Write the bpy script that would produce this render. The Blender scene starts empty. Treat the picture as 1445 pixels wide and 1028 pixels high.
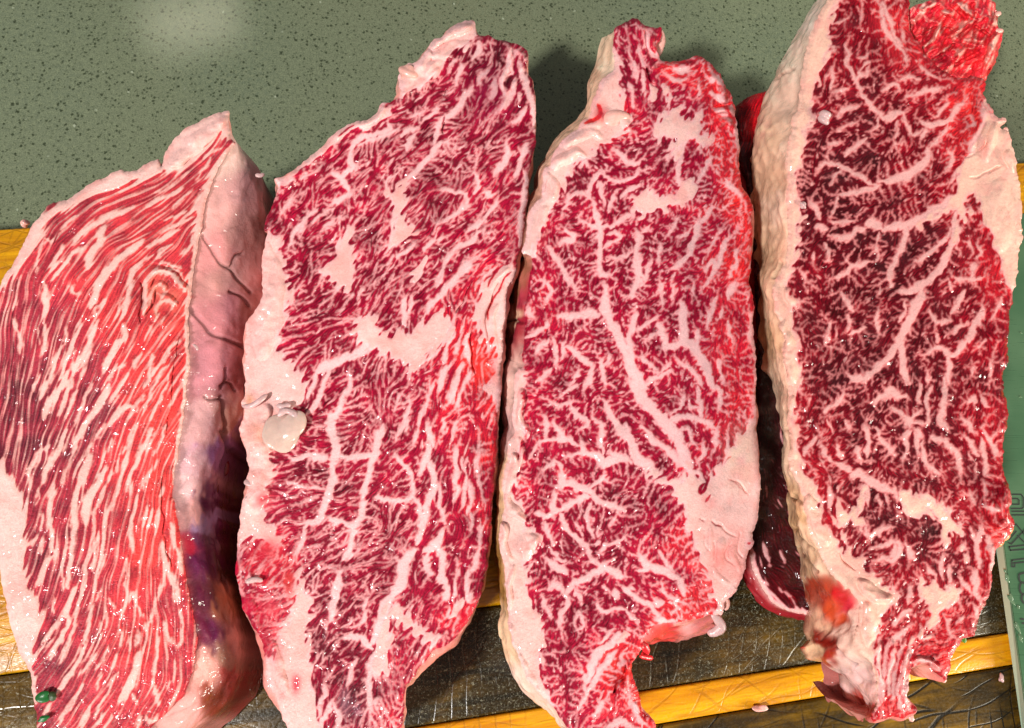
import bpy, bmesh, math, random
import numpy as np
from mathutils import Vector, Matrix

SC = bpy.context.scene
COL = SC.collection

# ---------------------------------------------------------------- camera, lamps, exposure
PW, PH, FPX = 1445.0, 1028.0, 1134.0          # the photograph's frame and focal length in pixels
NADIR = (590.0, 880.0)                        # pixel that looks straight down
CAM_H = 0.345                                 # camera height above the board, metres
n_ = np.array([NADIR[0]-PW/2, -(NADIR[1]-PH/2), -FPX]); n_ /= np.linalg.norm(n_)
Zc = -n_
Xc = np.array([1.0, 0, 0])-Zc[0]*Zc; Xc /= np.linalg.norm(Xc)
Yc = np.cross(Zc, Xc)
ROT = np.stack([Xc, Yc, Zc])                  # camera axes -> world
CAM = np.array([0.0, 0.0, CAM_H])

def ray(x, y):
    x = np.asarray(x, float); y = np.asarray(y, float)
    r = np.stack([x-PW/2, -(y-PH/2), np.full(x.shape, -FPX)], -1)
    return r@ROT.T

def at(x, y, z):
    """world point seen at photo pixel (x, y) on the level z (scalar or array)"""
    r = ray(x, y)
    t = (np.asarray(z, float)-CAM_H)/r[..., 2]
    return CAM+r*t[..., None]

def V(p): return Vector([float(v) for v in p])

cam = bpy.data.cameras.new('camera'); cam.sensor_width = 36; cam.lens = 36*FPX/PW
cam.clip_start = .01; cam.clip_end = 50
cam_o = bpy.data.objects.new('camera', cam); COL.objects.link(cam_o)
M = Matrix.Identity(4)
for i in range(3):
    for j in range(3): M[i][j] = float(ROT[i, j])
M.translation = V(CAM)
cam_o.matrix_world = M
SC.camera = cam_o

SC.view_settings.view_transform = 'Standard'; SC.view_settings.look = 'None'
SC.view_settings.exposure = 0.0; SC.view_settings.gamma = 1.0
SC.view_settings.use_curve_mapping = False

w = bpy.data.worlds.new('World'); SC.world = w; w.use_nodes = True
bg = w.node_tree.nodes['Background']
bg.inputs[0].default_value = (.95, .97, 1.0, 1); bg.inputs[1].default_value = .15

def lamp(name, pos, aim, size, size_y, watts, col):
    l = bpy.data.lights.new(name, 'AREA'); l.shape = 'RECTANGLE'; l.size = size; l.size_y = size_y
    l.energy = watts; l.color = col
    o = bpy.data.objects.new(name, l); COL.objects.link(o)
    o.location = V(pos); o.rotation_euler = (V(aim)-V(pos)).to_track_quat('-Z', 'Y').to_euler()
    return o

KEY_DIR = np.array([-.52, -.46, .72]); KEY_DIR /= np.linalg.norm(KEY_DIR)
AIM = np.array([.03, .07, .03])
lamp('window_key', AIM+KEY_DIR*2.4, AIM, .20, .20, 78, (1.0, .975, .935))
lamp('added_side_fill', (1.4, -.55, .45), (.0, .05, 0), .5, .4, 30, (1.0, .95, .80))  # added fill with no source in view; brightens walls facing right
# the ceiling lamp whose streak shows on the counter
gp = at(270, 29, -.036); gr = gp-CAM; gr /= np.linalg.norm(gr); gr[2] *= -1
lamp('ceiling_lamp', gp+gr*2.0, gp, .24, .012, .45, (1.0, .92, .66))
# ---------------------------------------------------------------- traced layout of the four cut faces
# strokes: "width: x y x y ..."   (fat veins); lines starting with L are lean strokes
S1 = dict(
outline="322,158 305,160 290,168 270,178 255,188 240,203 231,222 228,234 224,226 214,229 205,233 197,238 190,240 181,243 172,240 162,243 150,250 138,255 125,262 108,272 90,284 70,290 57,305 47,315 40,330 30,350 20,370 8,390 0,402 -18,450 -25,520 -24,580 -14,640 -6,700 -3,760 0,805 5,840 12,870 17,888 22,905 28,925 38,940 45,960 48,985 51,1010 55,1040 70,1080 110,1095 160,1085 200,1050 214,1028 222,1018 240,1000 262,975 272,945 277,915 276,885 270,850 262,810 257,770 252,740 247,712 245,680 250,640 257,605 262,560 266,525 267,490 266,450 270,410 274,380 280,340 286,310 292,285 300,258 314,230 326,210 331,202 326,195 324,178",
sides="331,202,3,2 326,210,34,20 314,230,58,20 300,258,76,24 292,285,86,20 286,310,88,18 280,340,88,20 274,380,92,20 266,450,92,20 267,490,84,10 262,560,80,10 250,640,70,10 245,680,64,10 247,712,58,10 257,770,52,8 262,810,58,10 270,850,64,14 276,885,66,20 277,915,62,32 272,945,54,34 262,975,40,34 240,1000,34,30 222,1018,30,30 200,1050,10,10",
fatpoly=["322,158 305,160 290,168 255,188 240,203 231,222 226,236 235,250 255,242 275,228 300,205 312,190 318,200 326,195 324,178",
"326,205 314,230 300,258 292,285 286,310 280,340 274,380 270,410 266,450 267,490 266,525 262,560 257,605 250,640 245,680 243,660 248,620 254,590 257,555 261,520 261,490 260,450 264,400 268,370 272,340 274,310 280,285 286,262 298,238 312,218",
"-40,640 5,648 10,660 18,674 28,690 35,705 38,730 36,765 36,790 38,815 47,838 56,852 61,868 55,888 51,910 47,945 53,968 50,990 45,990 -20,900 -40,700",
"0,402 8,390 20,370 40,330 57,305 90,284 125,262 150,250 172,240 190,240 224,226 233,246 205,254 185,262 170,270 150,272 132,276 118,284 98,297 82,304 70,315 60,332 45,352 33,368 18,392 5,404 -8,430"],
strokes="""12: 148 318 138 340 128 358 122 380
12: 202 337 178 356 158 374 141 400 127 436
7: 70 384 78 366 92 345
5: 97 400 103 412 114 413
8: 72 398 86 378 102 362 118 348
6: 64 337 72 340 82 334
4: 50 385 56 360 66 340
5: 86 324 98 310 110 303
7: 104 347 120 327 138 314 158 304 188 291
10: 63 450 64 425 62 400
3: 18 442 22 420 28 390
8: 170 452 178 426 183 402 190 376 201 367
4: 127 450 138 434 150 424
4: 160 452 168 430 174 416
9: 173 455 175 478 162 487 152 508 143 527
9: 137 452 127 478 118 496 107 515 103 532
7: 108 468 99 490 91 515 83 540
5: 113 453 105 478 98 506
8: 87 485 79 505 72 522 67 540 54 563
4: 94 462 89 486
11: 61 592 65 575 76 559 88 545 94 524
6: 78 587 88 570 97 550 103 534
5: 92 592 100 572 109 552
8: 62 450 64 475 62 490 57 502
4: 52 463 54 487
4: 46 552 54 528
6: 17 450 27 480 28 497
5: 109 527 117 507 126 493
4: 113 534 121 518
9: 121 603 134 582 148 560 156 543
4: 104 602 114 582 122 560 131 543
9: 153 602 164 586 175 574 187 578
6: 154 572 168 550 181 526
4: 154 542 164 522 179 513
4: 144 558 154 532 166 513
6: 187 522 193 508 201 498
5: 179 592 194 572 206 558
7: 40 692 42 668 50 650 61 639 71 629
9: 61 683 65 666 72 653 81 640 87 622 93 604
4: 86 684 92 668 99 655 106 639
10: 102 642 108 622 118 605 127 592
5: 105 674 114 656 124 638 131 627
11: 103 753 103 720 108 700 115 681 121 664 129 643
12: 118 742 121 715 128 696 139 681 151 661
5: 148 748 152 725 160 705 168 686 175 660 181 638
5: 128 752 133 725 141 703 148 688
4: 142 662 150 640 159 618
8: 70 748 68 725 72 700 77 683
4: 50 717 54 690
4: 57 748 60 723
5: 134 622 143 609 151 598
7: 180 697 188 665 199 638
4: 164 668 171 648
4: 154 683 160 663
5: 185 752 190 725 193 698
5: 171 642 184 616 193 598
8: 72 740 73 765 75 782 66 796 60 811 51 827
8: 103 742 100 770 97 800 94 832
4: 90 770 86 800 88 832
5: 132 745 125 770 118 800 114 830 110 860 104 892
6: 138 750 133 780 130 807
6: 152 742 146 765 143 790 138 810 132 835 128 860 124 892
5: 143 828 135 848
6: 187 738 188 765 189 780
9: 105 828 97 855 93 888
4: 75 843 75 867
5: 179 788 178 815 180 840 175 856 171 873
5: 180 852 188 837 195 860 201 873
4: 155 843 161 857
4: 152 858 149 887
6: 37 771 47 766 54 753
4: 60 758 58 782
5: 59 906 71 892 81 877
8: 69 930 80 912 87 895 96 878
5: 81 937 92 915 100 900 107 878
4: 56 918 74 903
9: 79 980 90 965 100 950 110 931 119 916
5: 118 920 122 900 127 878
5: 112 955 125 940 136 920
4: 136 945 146 930 153 908
4: 127 932 138 905 143 878
5: 137 972 143 958 149 946
5: 82 1024 95 1005 108 985 119 968
6: 59 1010 69 993
7: 114 1030 122 1010 129 996
5: 134 1012 145 990 158 970 166 948
11: 167 992 178 976 188 956 195 931 201 918
6: 187 978 194 994
4: 159 942 166 923
5: 170 912 172 888
5: 183 917 183 893
5: 192 912 195 888
4: 149 1030 158 1008
4: 139 1022 147 1003
6: 191 1030 198 1008
8: 203 447 204 420 207 396 221 384 239 386 250 398 263 413
5: 211 432 213 410 222 402 233 406 229 418 221 413
6: 217 452 222 432 235 425 251 431
3: 246 442 240 424
5: 227 313 245 306 264 299
4: 227 329 250 318 277 304
6: 204 349 222 340 240 331 257 324
6: 221 367 228 352 242 344
4: 199 369 217 359
4: 231 375 250 381 259 394
5: 254 362 268 345 276 328
4: 224 372 240 370 257 379
6: 204 293 225 281 245 273 260 264
5: 244 293 258 280 272 268
4: 274 257 282 246 290 236 296 220
4: 287 223 300 215 314 209
3: 221 275 245 258 267 244
6: 268 302 278 286 287 272
4: 227 462 231 448
5: 214 532 228 510 241 491 257 478
5: 204 552 212 530 216 498
4: 199 587 212 560 225 531 240 513
4: 224 562 235 545 239 528
4: 211 592 220 573 230 557
3: 239 572 251 548
4: 204 482 213 458
8: 199 642 207 625 214 603
4: 214 642 228 616 236 598
4: 199 692 210 670 222 648
5: 209 747 215 718
5: 217 752 223 718
4: 204 742 207 713
4: 224 702 233 688
5: 227 763 230 790 231 820 222 841 215 870 209 892
7: 242 738 247 760 255 790 257 812
8: 227 763 237 800 243 820 249 852
4: 206 878 208 900 202 922
5: 231 878 240 900 244 910
5: 226 893 225 920 215 952
6: 216 958 222 985 226 997
5: 204 1008 215 1020 224 1008
5: 255 860 258 890 252 915
4: 250 930 246 955 238 975
L3: 84 322 74 350 62 380 56 410
L5: 106 378 103 392 108 402
L3: 124 382 120 392""",
flow="300,190,50 260,240,42 210,270,30 160,280,25 110,310,40 70,350,55 40,420,75 30,500,85 30,600,80 120,360,50 150,400,60 190,330,30 230,330,35 250,300,45 260,360,50 180,420,60 170,480,65 120,500,70 60,560,75 100,600,70 160,560,62 210,520,55 240,480,50 250,560,60 220,600,60 180,640,70 130,680,73 70,680,70 230,680,78 250,740,88 200,740,85 150,760,80 100,760,84 60,800,70 100,860,68 150,850,78 200,850,84 240,850,98 60,940,52 110,930,58 160,930,66 200,930,75 240,930,98 80,1000,52 140,1000,52 190,1000,60 240,990,60",
tone="60,360,.5 40,440,.3 40,550,.12 40,640,.08 60,720,.28 120,520,.4 130,580,.2 100,700,.4 150,400,.7 180,450,.8 210,350,.7 260,300,.65 280,230,.5 250,450,.9 200,560,.95 240,520,.9 230,600,1 180,680,.7 230,680,1 210,780,1 150,780,.5 100,800,.38 60,800,.3 70,940,.3 120,960,.42 180,960,.65 210,900,.85 240,860,.6 250,950,.6 240,1000,.7",
dens="200,300,.4 60,400,.3 150,350,.45 50,600,.22 130,600,.28 200,560,.35 240,500,.45 232,412,.02 100,700,.2 200,720,.35 60,800,.22 140,850,.2 230,850,.3 100,960,.16 200,960,.25",
lam=6.8, L=38, ridge=0.0, ser=1.0, warp=1.5, z=.052, zs="330,190,.050 270,500,.055 50,600,.048", seed=3, stains=[(230,418,26,32,236,140,118,.45)], leancol=[(100,32,46),(152,44,60),(186,50,64),(208,56,62),(226,62,58)], fatthin=(228,158,150), fatmid=(240,194,184), fatrim=(240,190,182))

S2 = dict(
outline="656,30 668,30 672,40 674,50 690,52 697,54 712,58 722,62 732,65 742,72 743,85 743,100 749,114 753,130 756,150 757,170 755,195 750,230 745,250 744,275 742,300 738,330 735,345 729,365 727,390 716,408 713,440 708,480 709,497 707,530 706,565 702,590 701,620 700,650 697,680 696,710 692,750 689,780 688,795 684,815 677,845 665,868 655,885 642,902 625,912 610,917 600,935 590,945 580,960 572,970 570,1000 566,1028 555,1060 500,1085 430,1065 408,1030 398,1010 390,987 378,962 375,935 369,905 356,882 344,862 338,830 333,808 334,785 336,760 338,735 344,708 349,690 347,675 350,662 348,640 341,620 339,608 343,590 345,577 342,568 345,560 346,545 345,520 346,490 348,475 347,460 350,452 360,440 370,422 369,400 370,370 375,340 378,326 373,326 376,310 383,295 388,280 392,264 388,252 400,250 415,240 430,228 445,215 455,207 470,190 490,178 500,172 515,170 530,160 537,148 548,146 560,140 566,130 562,118 563,105 575,90 588,88 600,75 612,57 625,52 630,45 640,38",
sides="",
fatpoly=["560,140 566,130 562,118 563,105 575,90 588,88 600,75 612,57 625,52 630,45 640,38 656,30 668,30 672,40 672,55 660,68 642,76 628,82 624,94 612,104 604,115 592,126 576,132 568,140",
"378,328 395,330 396,352 402,375 405,390 412,410 414,420 405,440 405,450 395,470 393,490 400,505 415,515 425,525 432,540 434,555 430,565 420,570 412,573 400,578 396,600 383,620 386,640 388,668 376,690 371,722 380,735 392,752 396,765 380,772 360,760 345,765 330,770 320,700 330,560 330,440 360,360",
"423,792 432,830 440,850 441,870 435,890 437,930 445,945 440,960 448,985 450,1010 460,1040 400,1040 385,985 372,940 385,920 397,890 408,870 412,840 418,812",
"388,250 415,238 445,213 470,188 500,170 530,158 545,146 552,158 540,170 522,180 503,186 488,194 473,204 458,217 440,232 418,247 400,258 392,268",
"545,268 560,262 574,252 574,275 571,300 580,312 589,326 575,340 560,351 548,346 550,322 555,300 548,282",
"484,320 497,322 497,340 500,360 500,385 495,405 510,408 498,416 480,406 465,396 450,382 470,366 478,342",
"500,450 515,443 530,445 537,468 550,474 560,464 575,470 590,460 605,445 622,438 637,444 640,465 634,480 620,490 605,503 592,518 580,524 570,514 555,505 548,500 540,508 530,490 515,492 500,480",
"722,372 727,385 715,410 713,440 708,480 709,497 707,540 703,578 698,568 692,555 680,548 692,542 700,522 700,500 693,480 688,490 680,480 672,462 671,445 676,420 673,398 685,390 700,382",
"528,900 540,868 552,848 562,852 578,868 592,884 606,890 620,900 610,916 598,908 580,892 565,882 557,874 552,900 549,928 547,948 535,957 523,944",
"640,850 655,845 660,860 645,876 632,870",
"605,365 600,385 590,400 578,398 582,380 595,370"],
strokes="""9: 575 256 586 240 600 225 615 210 627 202
9: 620 174 640 155 655 140 667 120
8: 614 202 621 180 626 164
14: 532 480 500 498 470 511 444 526
8: 446 524 440 545 431 562
9: 461 524 452 550 445 570 434 582
7: 493 524 490 550 482 571 471 590 459 602
14: 466 585 468 605 474 626 475 645 470 664
11: 471 655 465 690 457 715 445 735 429 741
9: 410 648 440 645 466 649
8: 476 648 495 645 510 642 526 639 536 624
9: 541 598 530 625 525 645 521 668 517 690 514 706
7: 530 702 550 705 563 706 579 702
9: 515 706 513 720 505 735 495 740 480 735 464 729
9: 496 738 497 755 494 775 487 792
6: 431 738 425 760 419 782
4: 404 680 425 687 457 690
3: 429 705 456 700
6: 558 642 574 660 581 680 581 700 573 709
9: 582 700 592 716 596 735 593 752 587 770
9: 606 624 603 645 595 660 587 666
9: 605 648 612 670 612 685 606 700 602 715 600 742
5: 620 684 620 705 624 725 629 744
11: 626 746 622 762 612 772 599 776
7: 645 635 645 675 648 692 639 707
4: 651 646 655 670 657 690 651 717
4: 660 648 664 670
6: 663 678 665 700 661 727
4: 672 638 674 665 681 692
4: 680 728 678 750 676 772
4: 668 723 666 752
8: 636 512 627 530 619 552
8: 654 516 645 535 640 550 634 567
5: 666 523 655 545 648 560 642 577
4: 631 468 620 490 609 507
4: 641 470 632 495 627 512
4: 651 473 644 502
8: 657 473 660 500 663 512
3: 575 558 576 590 573 612
4: 603 558 594 580 590 605 584 622
3: 613 538 601 562
4: 611 598 604 622
8: 605 598 610 620 613 632
4: 625 588 626 612
4: 641 598 635 627
5: 559 622 570 600 576 573
10: 669 363 648 390 630 408 612 425 604 442
6: 644 350 630 370 622 390 616 407
5: 626 334 610 345 599 360
9: 682 323 665 340 650 346 638 353
6: 553 361 570 355 587 344
9: 570 418 567 440 570 462
6: 581 418 574 442
6: 623 270 640 268 653 271 656 286 648 300 635 308 618 316
8: 682 272 698 272
10: 714 203 715 225 706 236 699 247
8: 670 243 676 256 667 272
7: 663 326 680 315 690 300 705 278
9: 746 203 736 230 727 252
8: 548 168 550 185 531 192 512 196 500 206 496 222 501 236 491 246 484 257
5: 561 184 545 195 525 200 506 208
11: 470 244 482 252 490 270
6: 469 291 480 281 497 269
13: 584 774 572 795 568 815 558 835 548 850 544 872
16: 552 838 539 875 527 907
9: 530 918 522 950 521 980 525 1002
9: 622 768 623 790 622 812 628 832 628 852
5: 605 778 603 800 611 817
5: 649 803 644 825 640 847
6: 676 773 668 800 662 812 661 830 666 852
12: 481 806 475 830 470 850 466 877
5: 521 843 515 865 507 882
12: 484 900 500 899 515 905 527 917
5: 457 963 453 990 449 1017
6: 468 988 460 1005 454 1022
5: 506 928 498 950 493 967
9: 470 988 475 1010 472 1030
9: 735 88 745 125 751 155 750 190
8: 742 240 739 290 731 345
8: 722 68 718 90 712 108 711 135
5: 728 72 722 95 726 110
7: 731 112 722 130 708 148 700 160
5: 735 130 726 145
6: 742 150 732 165 722 172
9: 678 60 676 74 668 84
7: 690 95 680 110 674 122
8: 702 108 697 128 692 140
7: 654 90 650 105 645 118
5: 632 95 640 88 650 84
5: 600 170 612 158 620 150
5: 580 165 592 160 600 152
5: 560 195 575 185 590 182
9: 571 212 578 198 584 190
4: 440 315 455 305 472 295
4: 450 330 465 318 480 308
4: 398 300 404 290 415 280
5: 420 330 430 310 445 300
5: 408 345 415 330 425 315
L3: 713 373 696 388 687 404
L3: 723 384 712 393 703 410 692 426 688 452
L4: 660 478 668 500 670 520
L2: 626 164 625 178 628 186
L2: 612 145 620 135 630 126
L3: 500 176 488 184 478 193""",
flow="700,90,60 650,110,50 600,150,45 560,180,35 500,230,55 450,260,40 400,290,45 700,200,50 650,220,45 600,240,40 560,300,60 620,290,42 680,290,50 720,330,35 430,330,50 400,380,25 440,400,45 480,340,60 520,350,60 540,400,65 450,450,40 420,490,40 470,480,55 600,350,45 640,380,50 600,420,60 650,430,65 660,480,70 620,520,62 560,540,70 500,540,75 450,560,55 430,600,5 420,660,0 430,700,10 450,680,20 500,670,40 500,720,25 480,600,30 550,600,70 600,580,72 640,600,82 680,620,88 660,700,88 690,720,85 560,670,45 550,740,60 580,800,60 640,790,75 680,800,75 520,780,30 500,820,45 540,830,45 450,820,50 440,880,45 480,880,50 560,900,65 470,950,70 510,940,50 550,980,80 500,1000,70 430,980,75",
tone="700,100,.22 650,150,.3 600,200,.3 500,250,.3 420,300,.4 430,350,.35 450,400,.3 560,400,.28 640,330,.45 660,430,.6 690,520,1 640,560,.6 560,560,.35 480,550,.3 430,620,.35 430,700,.35 500,700,.3 560,680,.35 620,680,.4 660,640,.6 695,640,.85 690,720,.75 660,760,.5 640,830,.4 580,820,.35 500,800,.25 460,850,.22 380,800,.8 370,860,.6 480,930,.2 510,980,.15 560,940,.55 545,1000,.55 650,870,.7",
dens="700,100,.32 600,180,.42 480,270,.36 420,350,.22 560,380,.48 520,340,.5 460,420,.25 640,300,.4 710,300,.28 640,400,.36 440,490,.26 560,560,.38 640,540,.4 680,620,.16 660,760,.12 430,660,.25 500,700,.26 580,680,.26 580,820,.22 640,820,.14 500,780,.36 520,830,.36 460,820,.35 470,900,.3 510,940,.18 500,990,.2 560,960,.35 380,800,.45 375,860,.3",
lam=8.2, L=11, ridge=0.28, wadd=1.6, rhok=.55, ser=.8, twig=(5.8, 1.9, .38, 1.2), warp=1.9, z=.048, zs="", seed=11, feather=3.4, leancol=[(88,5,26),(134,9,40),(168,17,52),(204,34,50),(232,46,42)], fatthin=(236,158,160), fatmid=(242,192,192), fatrim=(240,186,180))

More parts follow.
